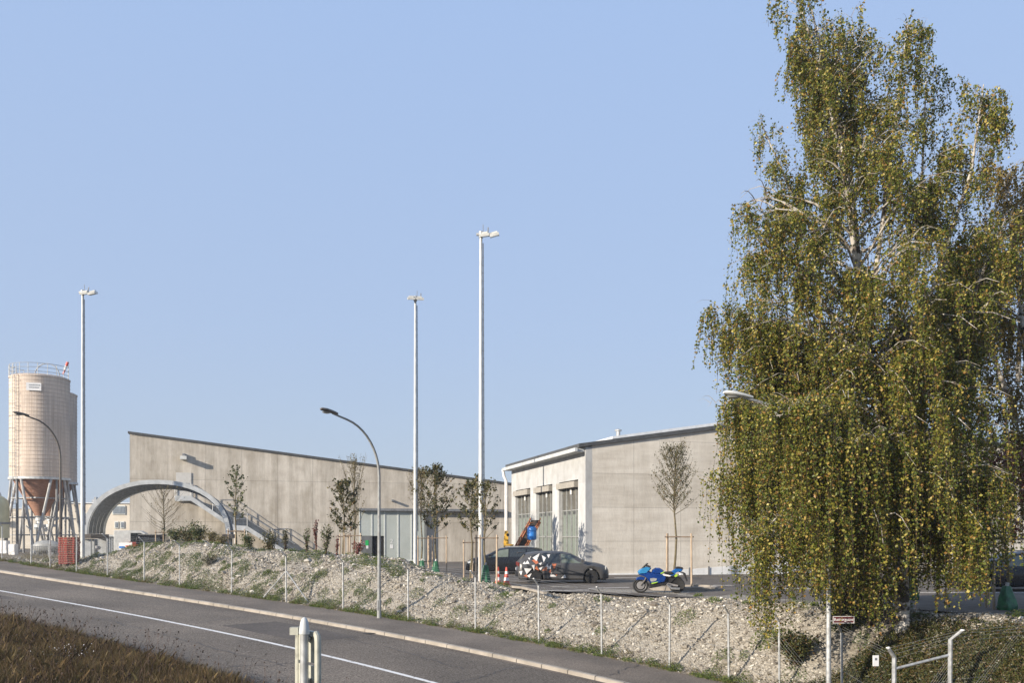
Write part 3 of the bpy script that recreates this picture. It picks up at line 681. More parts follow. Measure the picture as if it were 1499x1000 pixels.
dr = thing('mixing_drum', 'dirty pale horizontal drum lying under the silos', 'tank', (xat(68, 80), 80, .45), R(8)); dr.scale = (.62, .62, .58)
MB().lathe([(.25, -1.9), (.75, -1.35), (.98, -.6), (.98, .7), (.7, 1.5), (.45, 1.9)], (0, 0, 1.35), 24, Matrix.Rotation(R(90), 3, 'Y')).build('drum', 'lamp_grey', dr, smooth=True)
MB().box((-1, 0, .25), (.3, 1.4, .5)).box((1, 0, .25), (.3, 1.4, .5)).box((0, 0, .05), (3.4, 1.2, .1)).build('cradle', 'galv_dark', dr)
for i, (x0, x1, y0, y1, D) in enumerate([(2, 12, 792, 806, 82), (15, 24, 797, 809, 80)]):
    a = at(x0, y1, D); b = at(x1, y0, D)
    t = thing('control_cabinet', ['white control cabinet at the left edge below the cream tank', 'pale control cabinet under the front silo legs'][i], 'cabinet', ((a.x + b.x) / 2, D, a.z))
    wd = b.x - a.x; h = b.z - a.z
    MB().bbox((-wd / 2, -.3, -.3), (wd / 2, .3, h)).build('case', 'white_plain', t); MB().bbox((-wd / 2 + .05, -.325, .05), (wd / 2 - .05, -.303, h - .06)).build('door', 'cone_white', t)

# arched canopy
OA = at(231, 785, 54); OA.z = 0
arch = thing('arched_canopy', 'grey corrugated steel arched canopy with open ends on short posts', 'canopy', OA, AX)
HWd, RISE, ZS, DEP = 4.1, 3.2, 2.32, 6.4
N = 30
def arc(q, e=0): return ((HWd + e) * math.copysign(abs(math.cos(q)) ** .92, math.cos(q)), ZS + (RISE + e) * math.sin(q) ** .92 if math.sin(q) > 0 else ZS)
def shell(name, y0, y1, e0, e1, m, par, q0=0, q1=180):
    vs = []; fs = []
    for i in range(N + 1):
        q = R(q0 + (q1 - q0) * i / N)
        for (y, e) in ((y0, e0), (y1, e0), (y1, e1), (y0, e1)):
            x, z = arc(q, e); vs.append((x, y, z))
    for i in range(N):
        for k in range(4): fs.append((i * 4 + k, i * 4 + (k + 1) % 4, (i + 1) * 4 + (k + 1) % 4, (i + 1) * 4 + k))
    fs += [(0, 1, 2, 3), (N * 4 + 3, N * 4 + 2, N * 4 + 1, N * 4)]
    return MB().add(vs, fs).build(name, m, par)
# corrugated skin
vs = []; fs = []; M_ = 38
for i in range(N + 1):
    q = R(180 * i / N)
    for k in range(M_ + 1):
        e = (.05 if k % 2 else -.05); x, z = arc(q, e); vs.append((x, .1 + (DEP - .2) * k / M_, z))
for i in range(N):
    for k in range(M_): a = i * (M_ + 1) + k; fs.append((a, a + 1, a + M_ + 2, a + M_ + 1))
MB().add(vs, fs).build('corrugated_skin', 'translucent_sheet', arch)
for j, y in enumerate((0, 1.25, 2.5, 3.75, 5.0, DEP - .2)): shell('rib', y, y + (.2 if j in (0, 5) else .07), -.16 if j in (0, 5) else -.22, .10, 'galv_light' if j in (0, 5) else 'galv_dark', arch)
mb = MB()
for s_ in (-1, 1): mb.bbox((s_ * (HWd + .2), -.05, ZS - .28), (s_ * (HWd - .38), DEP + .05, ZS - .01))
mb.build('base_beam', 'lamp_brown', arch)
for s_ in (-1, 1):
    for y in (.35, 1.5, DEP - .6):
        MB().box((s_ * (HWd - .12), y, (ZS - .3 - .6) / 2), (.34 if s_ > 0 else .42, .34, ZS + .3)).build('post', 'lamp_grey' if s_ > 0 else 'galv_light', arch)
# things on the lot seen under the arch
sh = thing('metal_shed', 'low grey metal shed with a dark doorway behind the arch post', 'shed', (xat(164, 66), 66, .3), AX * .6)
MB().bbox((-1.0, 0, -.2), (1.25, 3, 1.85)).build('wall', 'galv', sh); MB().bbox((-1.15, -.2, 1.85), (1.4, 3.1, 1.98)).build('roof', 'galv_light', sh); MB().bbox((.62, -.04, 0), (1.0, -.003, 1.6)).build('doorway', 'black_void', sh)
mb = MB()
for k in range(10): mb.bbox((-.95 + k * .155, -.05, 0), (-.90 + k * .155, -.004, 1.8))
mb.build('cladding_rib', 'galv', sh)
def pallet_like(): pass
pw = thing('pale_wall', 'pale concrete yard wall behind the floodlight mast and the arch', 'wall', (xat(110, 90), 90, .3), 0)
MB().bbox((-2, 0, -.3), (6.5, .25, 1.5)).build('wall', 'lamp_grey', pw); MB().bbox((-2.02, -.03, 1.5), (6.52, .28, 1.6)).build('coping', 'galv_light', pw)
hp = thing('sack_pile', 'pile of pale sacks on a pallet beside the floodlight mast', 'sacks', (xat(134, 56), 56, gz(xat(134, 56), 56)))
for k, (x, y, z, c) in enumerate([(-.3, 0, .25, 'white_plain'), (.28, .05, .24, 'decal_white'), (-.25, 0, .5, 'cream_tank'), (.25, 0, .52, 'white_plain'), (0, 0, .78, 'white_plain'), (.3, -.05, 1.0, 'decal_white')]):
    MB().lathe([(.05, -.13), (.24, -.10), (.30, 0), (.24, .11), (.05, .13)], (x, y, z), 10).build('sack', c, hp, smooth=True)
MB().box((0, 0, .05), (1.2, .9, .12)).build('pallet', 'stake_wood', hp)
bn = thing('banner', 'small white banner with blue and red marks at the mound edge', 'banner', at(184, 800.5, 51), R(4))
MB().bbox((-.38, -.02, -.22), (.36, .02, .22)).build('cloth', 'white_plain', bn); MB().bbox((-.36, -.03, -.1), (-.05, -.021, .02)).build('blue_mark', 'blue_plastic', bn); MB().bbox((-.0, -.03, -.02), (.3, -.021, .06)).build('red_mark', 'red_cone', bn)
MB().tube([(-.34, .04, -1), (-.34, .04, .26)], .02, 6).tube([(.33, .04, -1), (.33, .04, .26)], .02, 6).build('banner_pole', 'galv', bn)

# ---------------------------------------------------------------- vehicles
def interp(tab, x): return float(np.interp(x, [t[0] for t in tab], [t[1] for t in tab]))
def car(name, label, cat, loc, rz, Lc, top, belt, wtab, wttab, wheels, body_m, glass_m, rim_m, windows, rear_glass, front_glass, low=.17, seams=(), flip_lamps=False, wr=.31):
    t = thing(name, label, cat, loc, rz)
    def cut(x):
        z = low
        for xw in wheels:
            d = abs(x - xw); ra = wr + .06
            if d < ra: z = max(z, wr + math.sqrt(ra * ra - d * d))
        if x < .25: z = max(z, low + .1 * (1 - x / .25))
        if x > Lc - .25: z = max(z, low + .06 * (1 - (Lc - x) / .25))
        return z
    def ring(x):
        zb, be, zt, w, wt = cut(x), interp(belt, x), interp(top, x), interp(wtab, x), interp(wttab, x)
        zt = max(zt, be + .03); g = min(1, (zt - be) / .4)
        wt = (w - .10) * (1 - g) + wt * g; m5 = (w - .05)
        return [(0, zb), (w - .07, zb), (w - .012, min(zb + .07, be - .1)), (w, (zb + be) / 2 + .04), (w - .015, be - .06), (m5, be), ((m5 + wt) / 2 + .02 * g, (be + zt - .07 * g) / 2), (wt, zt - .07 * g), (wt - .12, zt - .012 * g), (0, zt + .02)]
    xs = sorted(set([round(v, 3) for v in list(np.linspace(0, Lc, 72)) + [xw + k * .05 for xw in wheels for k in range(-8, 9)]]))
    vs = []; fs = []; n = 18
    for x in xs:
        r = ring(x); full = r + [(-y, z) for y, z in r[-2:0:-1]]
        vs += [(x, y, z) for y, z in full]
    for i in range(len(xs) - 1):
        for j in range(n): fs.append((i * n + j, (i + 1) * n + j, (i + 1) * n + (j + 1) % n, i * n + (j + 1) % n))
    fs += [tuple(range(n)), tuple(range((len(xs) - 1) * n, len(xs) * n))[::-1]]
    body = MB().add(vs, fs).build('body', body_m, t, smooth=True)
    def side(x, z):
        r = ring(x)[2:9]; return float(np.interp(z, [p[1] for p in r], [p[0] for p in r]))
    def patch(x0, x1, lo0, lo1, hi0, hi1, nm, m, off=.006, par=t, both=True):   # lower edge x0..x1, upper edge shifted (hi0, hi1 are x)
        for sg in (-1, 1) if both else (-1,):
            vs = []; nx_, nz_ = 10, 5
            for i in range(nx_ + 1):
                for k in range(nz_ + 1):
                    tt = k / nz_; s_ = i / nx_; x = (x0 * (1 - tt) + hi0 * tt) * (1 - s_) + (x1 * (1 - tt) + hi1 * tt) * s_
                    zl = lo0 * (1 - s_) + lo1 * s_; zh = interp(top, x) - .10; z = zl + (zh - zl) * tt
                    vs.append((x, sg * (side(x, z) + off), z))
            fs = [(i * (nz_ + 1) + k, (i + 1) * (nz_ + 1) + k, (i + 1) * (nz_ + 1) + k + 1, i * (nz_ + 1) + k + 1) for i in range(nx_) for k in range(nz_)]
            MB().add(vs, fs).build(nm, m, par)
    for k, wdw in enumerate(windows): patch(*wdw[:6], 'side_window', wdw[6] if len(wdw) > 6 else glass_m)
    for (a, b), nm in ((rear_glass, 'rear_window'), (front_glass, 'windscreen')):
        vs = []; K = 8
        for i in range(K + 1):
            x = a + (b - a) * i / K; z = interp(top, x); wt = interp(wttab, x) - .13
            vs += [(x, -wt, z - .004), (x, 0, z + .028), (x, wt, z - .004)]
        fs = [(i * 3 + k, i * 3 + 3 + k, i * 3 + 4 + k, i * 3 + 1 + k) for i in range(K) for k in (0, 1)]
        MB().add(vs, fs).build(nm, glass_m, t)
    # underbody, wheels
    MB().bbox((.12, -.62, low - .02), (Lc - .15, .62, .55)).build('underbody', 'tyre', t)
    for xw in wheels:
        for sg in (-1, 1):
            wv = Matrix.Rotation(R(90), 3, 'X'); y = sg * (interp(wtab, xw) - .12)
            ty = MB().lathe([(wr - .09, -.10), (wr - .02, -.10), (wr, -.07), (wr, .07), (wr - .02, .10), (wr - .09, .10)], (xw, y, wr), 28, wv).build('wheel', 'tyre', t, smooth=True)
            rm = MB(); rm.lathe([(wr - .11, -.02), (wr - .085, -.105), (wr - .07, -.108), (wr - .085, -.02)], (xw, y, wr), 24, wv if sg > 0 else Matrix.Rotation(R(-90), 3, 'X'))
            o2 = sg * .09
            for k in range(5):
                a = R(72 * k + 10); c, s_ = math.cos(a), math.sin(a)
                for da in (-.10, .10):
                    c2, s2 = math.cos(a + da), math.sin(a + da)
                    rm.tube([(xw + c * .03, y + o2, wr + s_ * .03), (xw + c2 * (wr - .09), y + o2 * .95, wr + s2 * (wr - .09))], .014, 5)
            rm.lathe([(.05, -.02), (.05, .02)], (xw, y + o2, wr), 12, wv); rm.build('rim', rim_m, ty)
    for x in seams:
        for sg in (-1, 1):
            sm = MB()
            pts = [(x + (.0 if z < .9 else (z - .9) * .1), sg * (side(x, z) + .001), z) for z in (low + .12, .4, .6, .8, interp(belt, x))]
            sm.tube(pts, .006, 4); sm.build('door_seam', 'moto_black', t)
    return t, body, side
HT = [(0, .62), (.02, .98), (.10, 1.06), (.30, 1.30), (.42, 1.385), (.7, 1.43), (1.2, 1.475), (1.7, 1.48), (2.1, 1.45), (2.45, 1.38), (2.85, 1.18), (3.12, 1.02), (3.3, .975), (3.7, .92), (4.0, .84), (4.15, .74), (4.22, .60)]
HB = [(0, .60), (.05, .92), (.5, .965), (2, .93), (3.1, .90), (3.7, .83), (4.05, .70), (4.22, .56)]
HWt = [(0, .72), (.15, .83), (.6, .875), (2, .885), (3.4, .875), (3.9, .80), (4.12, .66), (4.22, .50)]
HWr = [(0, .60), (.4, .60), (1, .64), (2, .66), (3.1, .62), (4.22, .5)]
wins = [(.62, 1.02, 1.0, .985, .72, 1.04), (1.08, 1.92, .975, .955, 1.10, 1.90), (1.99, 2.98, .955, .93, 1.97, 2.42, 'car_glass_pale')]
gp = Vector((xat(757, 41.0), 41.4, .012))
hb, hbody, hside = car('hatchback', 'matt grey hatchback with a white, orange and black shard pattern over its rear', 'car', gp, R(3), 4.22, HT, HB, HWt, HWr, (.78, 3.38), 'car_grey', 'car_glass', 'rim_dark', wins, (.13, .36), (2.5, 3.08), seams=(1.04, 1.95, 3.02))
def shards(tris, m, par, side):
    mb = MB()
    for tr in tris:
        pts = [Vector((x, 0, z)) for x, z in tr]; T = [pts]
        for _ in range(2):
            N_ = []
            for a, b, c in T:
                ab, bc, ca = (a + b) / 2, (b + c) / 2, (c + a) / 2; N_ += [[a, ab, ca], [ab, b, bc], [ca, bc, c], [ab, bc, ca]]
            T = N_
        for tri in T:
            for sg in (-1, 1):
                vs = [(p.x, sg * (side(p.x, p.z) + .011), p.z) for p in tri]; mb.add(vs, [(0, 1, 2)])
    return mb.build('shard_pattern', m, par)
def zc(px, py): return ((px - 555) / (925 / 4.22), (500 - py) / (925 / 4.22) )
def tz(l): return [[zc(*p) for p in t] for t in l]
shards(tz([[(700, 240), (775, 195), (740, 275)], [(795, 215), (835, 240), (812, 285)], [(615, 345), (690, 350), (640, 405)], [(840, 350), (890, 305), (880, 350)], [(870, 430), (885, 388), (940, 430)], [(985, 445), (1025, 405), (1035, 442)], [(690, 315), (720, 310), (715, 370)], [(845, 210), (880, 205), (862, 245)], [(625, 300), (650, 265), (668, 300)], [(760, 345), (800, 330), (780, 365)], [(565, 380), (600, 370), (585, 415)], [(655, 245), (690, 225), (672, 262)], [(640, 420), (690, 395), (668, 440)], [(760, 300), (795, 285), (782, 315)], [(825, 330), (850, 300), (862, 335)], [(600, 300), (622, 275), (630, 305)]]), 'decal_white', hbody, hside)
shards(tz([[(690, 265), (760, 290), (735, 305)], [(690, 270), (735, 250), (760, 290)], [(795, 370), (845, 315), (840, 370)], [(895, 300), (940, 300), (915, 360)], [(720, 350), (740, 320), (765, 370)], [(610, 420), (640, 405), (650, 440)], [(855, 380), (885, 355), (880, 395)], [(925, 395), (950, 400), (940, 425)]]), 'decal_orange', hbody, hside)
shards(tz([[(660, 235), (705, 215), (690, 260)], [(640, 300), (685, 325), (650, 340)], [(735, 300), (790, 310), (760, 340)], [(745, 235), (790, 220), (790, 275)], [(880, 350), (935, 345), (905, 385)], [(590, 335), (615, 345), (600, 375)], [(940, 330), (985, 340), (945, 375)]]), 'moto_black', hbody, hside)
for sg in (-1, 1):
    MB().bbox((-.012, sg * .74, .80), (.06, sg * .50, .97)).build('tail_lamp', 'tail_red', hb)
    MB().lathe([(.02, -.01), (.10, 0), (.10, .02)], (4.04, sg * .66, .70), 14, Matrix.Rotation(R(90), 3, 'Y')).build('headlight', 'lamp_lens', hb)
    MB().bbox((2.88, sg * .90, .97), (2.98, sg * 1.06, 1.11)).build('mirror', 'car_grey', hb)
    MB().bbox((1.80, sg * .886, .80), (1.94, sg * .90, .83)).bbox((1.05, sg * .886, .83), (1.2, sg * .90, .86)).build('door_handle', 'moto_black', hb)
    MB().bbox((1.0, sg * .882, .42), (3.0, sg * .897, .47)).build('rub_strip', 'moto_black', hb)
MB().slab([(0, 1.38), (.28, 1.42), (.30, 1.45), (.02, 1.43)], -.55, .55).build('roof_spoiler', 'moto_black', hb)
MB().bbox((-.05, -.7, .30), (.05, .7, .52)).build('bumper', 'moto_black', hb)
MB().bbox((-.058, -.26, .60), (.01, .26, .72)).build('number_plate', 'cone_white', hb)

ET = [(0, .60), (.03, 1.0), (.12, 1.22), (.30, 1.44), (.6, 1.50), (1.4, 1.55), (2.2, 1.54), (2.7, 1.46), (3.2, 1.22), (3.6, 1.03), (3.9, .97), (4.3, .88), (4.55, .74), (4.65, .56)]
EB = [(0, .58), (.05, .95), (2, .96), (3.5, .93), (4.2, .82), (4.65, .54)]
EW = [(0, .74), (.2, .86), (.8, .90), (3.6, .90), (4.2, .84), (4.5, .70), (4.65, .5)]
EWt = [(0, .64), (.6, .68), (2, .70), (3.2, .66), (4.65, .5)]
ew = [(.35, 1.15, 1.02, 1.0, .5, 1.15), (1.22, 2.15, 1.0, .99, 1.22, 2.13), (2.22, 3.40, .99, .965, 2.20, 2.78, 'car_glass_pale')]
ec, ebody, eside = car('estate_car', 'glossy black estate car facing left, standing behind the floodlight mast', 'car', (xat(682, 51) + 4.65, 51.5, .012), R(180), 4.65, ET, EB, EW, EWt, (.95, 3.75), 'car_black', 'car_glass', 'rim_silver', ew, (.10, .30), (2.75, 3.5), seams=(1.18, 2.18, 3.45))
for sg in (-1, 1):
    MB().slab([(4.18, .66), (4.50, .62), (4.56, .70), (4.25, .82)], sg * .72 - .08, sg * .72 + .08).build('headlight', 'lamp_lens', ec)
    MB().bbox((3.2, sg * .91, 1.0), (3.32, sg * 1.08, 1.14)).build('mirror', 'car_black', ec)
    MB().bbox((.8, sg * .66, 1.56), (2.4, sg * .60, 1.60)).build('roof_rail', 'galv', ec)
e2 = dup(ec, (xat(1402, 35.5) + 4.65, 35.8, .012), R(178), 'glossy black estate car half hidden behind the right side of the birch')
ec['group'] = e2['group'] = 'parked black estate cars'
# far vehicles behind the mound
vn = thing('van', 'dark van seen from behind over the mound crest, with a red lamp', 'van', (xat(219, 64), 64, .3), AX)
MB().slab([(-.92, .35), (.92, .35), (.95, 1.0), (.88, 1.85), (.74, 1.98), (-.74, 1.98), (-.88, 1.85), (-.95, 1.0)], 0, 4.4, .03, .06).build('body', 'car_black', vn, smooth=True)
MB().bbox((-.7, -.02, 1.25), (.7, -.002, 1.8)).build('rear_window', 'car_glass', vn); MB().bbox((-.8, .2, 1.99), (.8, 4, 2.03)).build('roof_panel', 'lamp_grey', vn)
for s_ in (-1, 1): MB().bbox((s_ * .93, -.03, .8), (s_ * .78, -.003, 1.3)).build('tail_lamp', 'tail_red', vn)
for x in (-.8, .8):
    for y in (.9, 3.5): MB().lathe([(.2, -.1), (.32, -.09), (.33, 0), (.32, .09), (.2, .1)], (x, y, .33), 18, Matrix.Rotation(R(90), 3, 'Y')).build('wheel', 'tyre', vn)
tr = thing('truck', 'white truck cab with dark side window behind the mound, red box behind it', 'truck', (xat(190, 66), 66, .3), AX)
MB().slab([(-1.1, .5), (1.25, .5), (1.3, 1.2), (1.05, 2.1), (.7, 2.3), (-1.1, 2.3)], 0, 2.0, .02, .06).build('cab', 'lamp_white', tr, smooth=True)
MB().slab([(.05, 1.35), (1.12, 1.35), (.98, 2.0), (.72, 2.12), (.05, 2.12)], -.02, -.002).build('side_window', 'car_glass', tr)
MB().bbox((-.0, -.45, .5), (.6, -.05, 1.45)).build('toolbox', 'red_paint', tr)
for x in (-.6, .8): MB().lathe([(.25, -.14), (.44, -.12), (.45, 0), (.44, .12), (.25, .14)], (x, .2, .45), 18, Matrix.Rotation(R(90), 3, 'X')).build('wheel', 'tyre', tr)

# motorcycle, front towards the left of the picture
bx_, by_ = xat(962, 34.4), 34.0
mo = thing('motorcycle', 'blue sports motorcycle with cyan nose and lime details on its side stand', 'motorcycle', (bx_, by_, .012), R(-3))
def mz(px, py): return ((px - 710) / 526, (788 - py) / 526)
def ms(l): return [mz(*p) for p in l]
def mslab(nm, l, y0, y1, m, par=mo, inset=.12, edge=.03): return MB().slab(ms(l), y0, y1, inset, edge).build(nm, m, par, smooth=True)
RX = Matrix.Rotation(R(90), 3, 'X')
for (px, r, wdt, nm, rmt) in ((342, .295, .06, 'front_wheel', 'moto_silver'), (1070, .30, .09, 'rear_wheel', 'rim_dark')):
    x = mz(px, 0)[0]
    ty = MB().lathe([(r - .085, -wdt * .7), (r - .03, -wdt), (r, -wdt * .4), (r, wdt * .4), (r - .03, wdt), (r - .085, wdt * .7)], (x, 0, r), 32, RX).build(nm, 'tyre', mo, smooth=True)
    rm = MB(); rm.lathe([(r - .11, -.035), (r - .08, -.045), (r - .08, .045), (r - .11, .035)], (x, 0, r), 28, RX)
    for k in range(5):
        a = R(72 * k + 20)
        for da in (-.16, .16): rm.tube([(x + math.cos(a + da * 2.4) * .04, 0, r + math.sin(a + da * 2.4) * .04), (x + math.cos(a + da) * (r - .1), 0, r + math.sin(a + da) * (r - .1))], .011, 5)
    rm.lathe([(.045, -.06), (.045, .06)], (x, 0, r), 12, RX); rm.build('rim', rmt, ty)
    dsc = MB()
    for yy in ((-.07, .07) if nm == 'front_wheel' else (-.08,)): dsc.lathe([(.09, yy - .003), (.15, yy - .003), (.15, yy + .003), (.09, yy + .003)], (x, 0, r), 24, RX)
    dsc.build('brake_disc', 'moto_silver', ty)
xf = mz(342, 0)[0]
for s_ in (-.1, .1): MB().tube([(xf, s_, .295), mz(430, 520)[:1] + (s_,) + mz(430, 520)[1:], (mz(510, 300)[0], s_, mz(510, 300)[1])], [.024, .027, .024], 8).build('fork', 'lamp_brown', mo)
mslab('front_mudguard', [(248, 525), (268, 478), (330, 455), (400, 462), (470, 505), (490, 550), (440, 540), (360, 520), (300, 520)], -.085, .085, 'moto_blue')
mslab('nose_fairing', [(285, 370), (300, 335), (365, 290), (440, 262), (520, 258), (555, 285), (520, 335), (470, 385), (400, 405), (310, 408)], -.20, .20, 'moto_cyan', inset=.25, edge=.09)
mslab('side_fairing', [(300, 402), (400, 400), (520, 345), (600, 385), (740, 400), (830, 420), (850, 480), (815, 560), (700, 585), (540, 590), (500, 540), (470, 500), (420, 455), (320, 425)], -.235, .235, 'moto_blue', inset=.08, edge=.05)
mslab('belly_fairing', [(505, 585), (640, 590), (800, 560), (815, 620), (700, 660), (525, 692), (505, 650)], -.17, .17, 'moto_black')
mslab('tank', [(560, 380), (580, 315), (640, 278), (720, 280), (790, 320), (825, 375), (760, 410), (620, 405)], -.17, .17, 'moto_blue', inset=.28, edge=.09)
mslab('seat', [(800, 385), (840, 358), (950, 350), (1000, 385), (950, 415), (860, 415)], -.15, .15, 'moto_black')
mslab('tail', [(900, 440), (950, 355), (1030, 300), (1120, 285), (1190, 305), (1165, 345), (1060, 370), (1000, 430), (940, 455)], -.11, .11, 'moto_mid', inset=.15, edge=.04)
mslab('rear_pad', [(1025, 290), (1050, 262), (1100, 252), (1180, 268), (1195, 300), (1110, 296)], -.12, .12, 'moto_black')
mslab('plate_hanger', [(1110, 350), (1180, 360), (1240, 385), (1285, 540), (1262, 552), (1215, 440), (1180, 385), (1110, 375)], -.05, .05, 'moto_black', inset=.02)
mslab('windscreen', [(350, 305), (385, 260), (470, 180), (497, 198), (430, 262), (380, 300)], -.13, .13, 'car_glass', inset=.06)
mslab('engine', [(540, 500), (700, 480), (860, 480), (880, 600), (820, 640), (560, 640)], -.16, .16, 'moto_black')
mslab('subframe', [(760, 420), (900, 430), (1010, 420), (1060, 470), (960, 560), (900, 640), (800, 640)], -.10, .10, 'moto_black', inset=.04)
mslab('swingarm', [(800, 560), (860, 575), (1090, 625), (1085, 655), (880, 645), (800, 620)], -.13, .13, 'moto_silver', inset=.03)
mslab('rear_hugger', [(920, 520), (1000, 455), (1090, 440), (1170, 480), (1150, 500), (1080, 470), (1000, 480), (940, 540)], -.09, .09, 'moto_black', inset=.03)
MB().tube([Vector((mz(850, 600)[0], -.17, mz(0, 610)[1])), Vector((mz(950, 690)[0], -.18, mz(0, 690)[1])), Vector((mz(1110, 715)[0], -.19, mz(0, 700)[1]))], [.025, .045, .05], 10).build('exhaust', 'galv_dark', mo, smooth=True)
for nm, l, m_ in (('white_panel', [(520, 490), (590, 480), (655, 492), (645, 530), (590, 552), (545, 555), (525, 530)], 'lamp_grey'), ('lime_panel', [(540, 580), (640, 560), (690, 555), (640, 580), (560, 600)], 'moto_lime'), ('frame_plate', [(760, 400), (870, 415), (945, 435), (900, 450), (790, 432)], 'decal_white'), ('lime_panel', [(725, 385), (800, 350), (812, 362), (745, 400)], 'moto_lime'), ('lime_panel', [(1010, 440), (1050, 400), (1080, 410), (1070, 450), (1025, 465)], 'moto_lime')):
    zc_ = .245 if nm != 'lime_panel' or l[0][0] < 700 else .185
    if l[0][0] > 1000: zc_ = .10
    MB().slab(ms(l), -zc_ - .004, -zc_ + .03).build(nm, m_, mo)
MB().tube([(mz(470, 0)[0], -.33, .83), (mz(500, 0)[0], -.12, .86), (mz(500, 0)[0], .12, .86), (mz(470, 0)[0], .33, .83)], .018, 8).build('handlebar', 'moto_black', mo)
for s_ in (-1, 1):
    MB().slab(ms([(470, 235), (525, 232), (528, 262), (475, 265)]), s_ * .33 - .02, s_ * .33 + .02).build('mirror', 'moto_black', mo)
MB().tube([Vector((mz(860, 0)[0], -.15, .33)), Vector((mz(790, 0)[0], -.32, .0))], .014, 6).build('side_stand', 'moto_black', mo)
MB().tube([Vector((mz(880, 0)[0], -.14, .36)), Vector((mz(870, 0)[0], -.30, .37))], .02, 6).build('foot_peg', 'moto_silver', mo)

# conveyor with barrel, yellow attachment
cv = thing('conveyor', 'rusty orange inclined belt conveyor rising behind the cars', 'conveyor', (xat(754, 54), 54, 0), R(10))
a = Vector((-.1, 0, 1.15)); b = Vector((1.0, .2, 3.05)); dd = (b - a)
for s_ in (0, .62):
    o = Vector((s_, 0, 0)); mb = MB(); mb.tube([a + o - dd * .35, b + o], .05, 5); mb.tube([a + o + Vector((0, 0, .28)) - dd * .35, b + o + Vector((0, 0, .22))], .04, 5)
    for k in range(9): p = a + o - dd * .35 + dd * 1.35 * k / 9; q = a + o - dd * .35 + dd * 1.35 * (k + 1) / 9; mb.tube([p, q + Vector((0, 0, .25))], .028, 4)
    mb.build('side_frame', 'orange_rust', cv)
mb = MB(); p = a - dd * .35; q = b; vs = [p + Vector((.06, 0, .02)), p + Vector((.58, 0, .02)), q + Vector((.58, 0, .02)), q + Vector((.06, 0, .02))]; vs += [v + Vector((0, .02, .1)) for v in vs]
mb.add(vs, [(0, 3, 2, 1), (4, 5, 6, 7), (0, 1, 5, 4), (1, 2, 6, 5), (2, 3, 7, 6), (3, 0, 4, 7)]); mb.build('belt', 'rubber_belt', cv)
MB().tube([a + Vector((.3, 0, -.1)), Vector((.9, .3, 0))], .05, 5).tube([a + Vector((0, 0, -.4)), Vector((-.5, 0, 0))], .05, 5).build('conveyor_leg', 'orange_rust', cv)
br_ = thing('barrel', 'bright blue plastic barrel hanging at the top of the rusty conveyor', 'barrel', at(778.5, 791, 53.4))
MB().lathe([(.22, 0), (.27, .04), (.285, .2), (.27, .22), (.285, .24), (.285, .55), (.27, .57), (.285, .59), (.27, .74), (.20, .80), (.20, .84)], n=24).build('drum', 'blue_plastic', br_, smooth=True)
MB().lathe([(.205, .841), (.205, .9), (.1, .92)], n=18).build('lid', 'moto_black', br_); MB().tube([(-.25, 0, .8), (-.3, 0, 1.0), (.1, .15, 1.05)], .02, 5).build('hanger', 'orange_rust', br_)
yl = thing('yellow_attachment', 'yellow steel machine attachment between the black estate car and the conveyor', 'machine part', at(742, 800, 53.5))
MB().slab([(-.15, -.9), (.1, -.9), (.35, -.1), (.42, .1), (.1, .14), (.06, .9), (-.12, .95), (-.2, .2)], -.15, .15).build('arm', 'yellow_paint', yl)
MB().lathe([(.09, -.17), (.09, .17)], (.06, 0, .68), 12, RX).build('pin', 'moto_black', yl); MB().bbox((-.4, -.3, -.98), (.6, .3, -.6)).build('base', 'yellow_paint', yl)

# traffic cones
def cone(x, D, label):
    t = thing('traffic_cone', label, 'traffic cone', (xat(x, D), D, .012), 0, 'red and white traffic cones by the hatchback')
    MB().box((0, 0, .025), (.38, .38, .05)).build('base', 'red_cone', t)
    H = .82; rr = lambda z: .15 - .115 * z / H
    for i, (a, b, c) in enumerate([(.05, .22, 'red_cone'), (.22, .36, 'cone_white'), (.36, .52, 'red_cone'), (.52, .64, 'cone_white'), (.64, H, 'red_cone')]):
        MB().lathe([(rr(a), a), (rr(b), b)], n=20).build('band', c, t, smooth=True)
    return t
cone(729, 39.2, 'traffic cone beside the staked tree, left of the pair')
cone(741.5, 38.9, 'traffic cone standing nearer the hatchback, right of the pair')
bl = thing('white_bollard', 'short white bollard at the mound crest in front of the dark doorway', 'bollard', at(548.5, 826, 45)); bl.location.z = gz(bl.location.x, 45)
MB().lathe([(.10, 0), (.10, .42), (.085, .46), (.02, .47)], n=14).build('post', 'cone_white', bl); MB().lathe([(.13, -.05), (.13, .04), (.10, .05)], n=14).build('base', 'galv_dark', bl)

# red formwork panels stacked beside the mast
ords = ['lowest', 'second', 'third', 'fourth', 'fifth', 'sixth', 'seventh', 'eighth', 'ninth', 'tenth', 'eleventh', 'topmost']
sx, sy = xat(101.5, 49.5), 49.5; sz = gz(sx, sy)
for k in range(12):
    o = thing('red_frame', ('%s red frame in the stack beside the tall left floodlight mast' % ords[k]) if k in (0, 11) else '%s red frame from the bottom of the stack beside the left floodlight mast' % ords[k], 'frame', (sx + rnd.uniform(-.02, .02), sy, sz + .02 + k * .125), R(rnd.uniform(-2, 2) + 8), 'stacked red frames')
    mb = MB()
    mb.box((0, 0, .012), (.80, .9, .02))
    for y in (-.44, 0, .44):
        for x in (-.37, 0, .37): mb.bbox((x - .05, y - .04, .022), (x + .05, y + .04, .078))
    mb.build('frame', 'red_paint', o)
    MB().box((0, 0, .090), (.84, .92, .022)).build('board', 'stake_wood', o); MB().box((0, 0, .111), (.87, .95, .018)).build('edge_strip', 'red_paint', o)

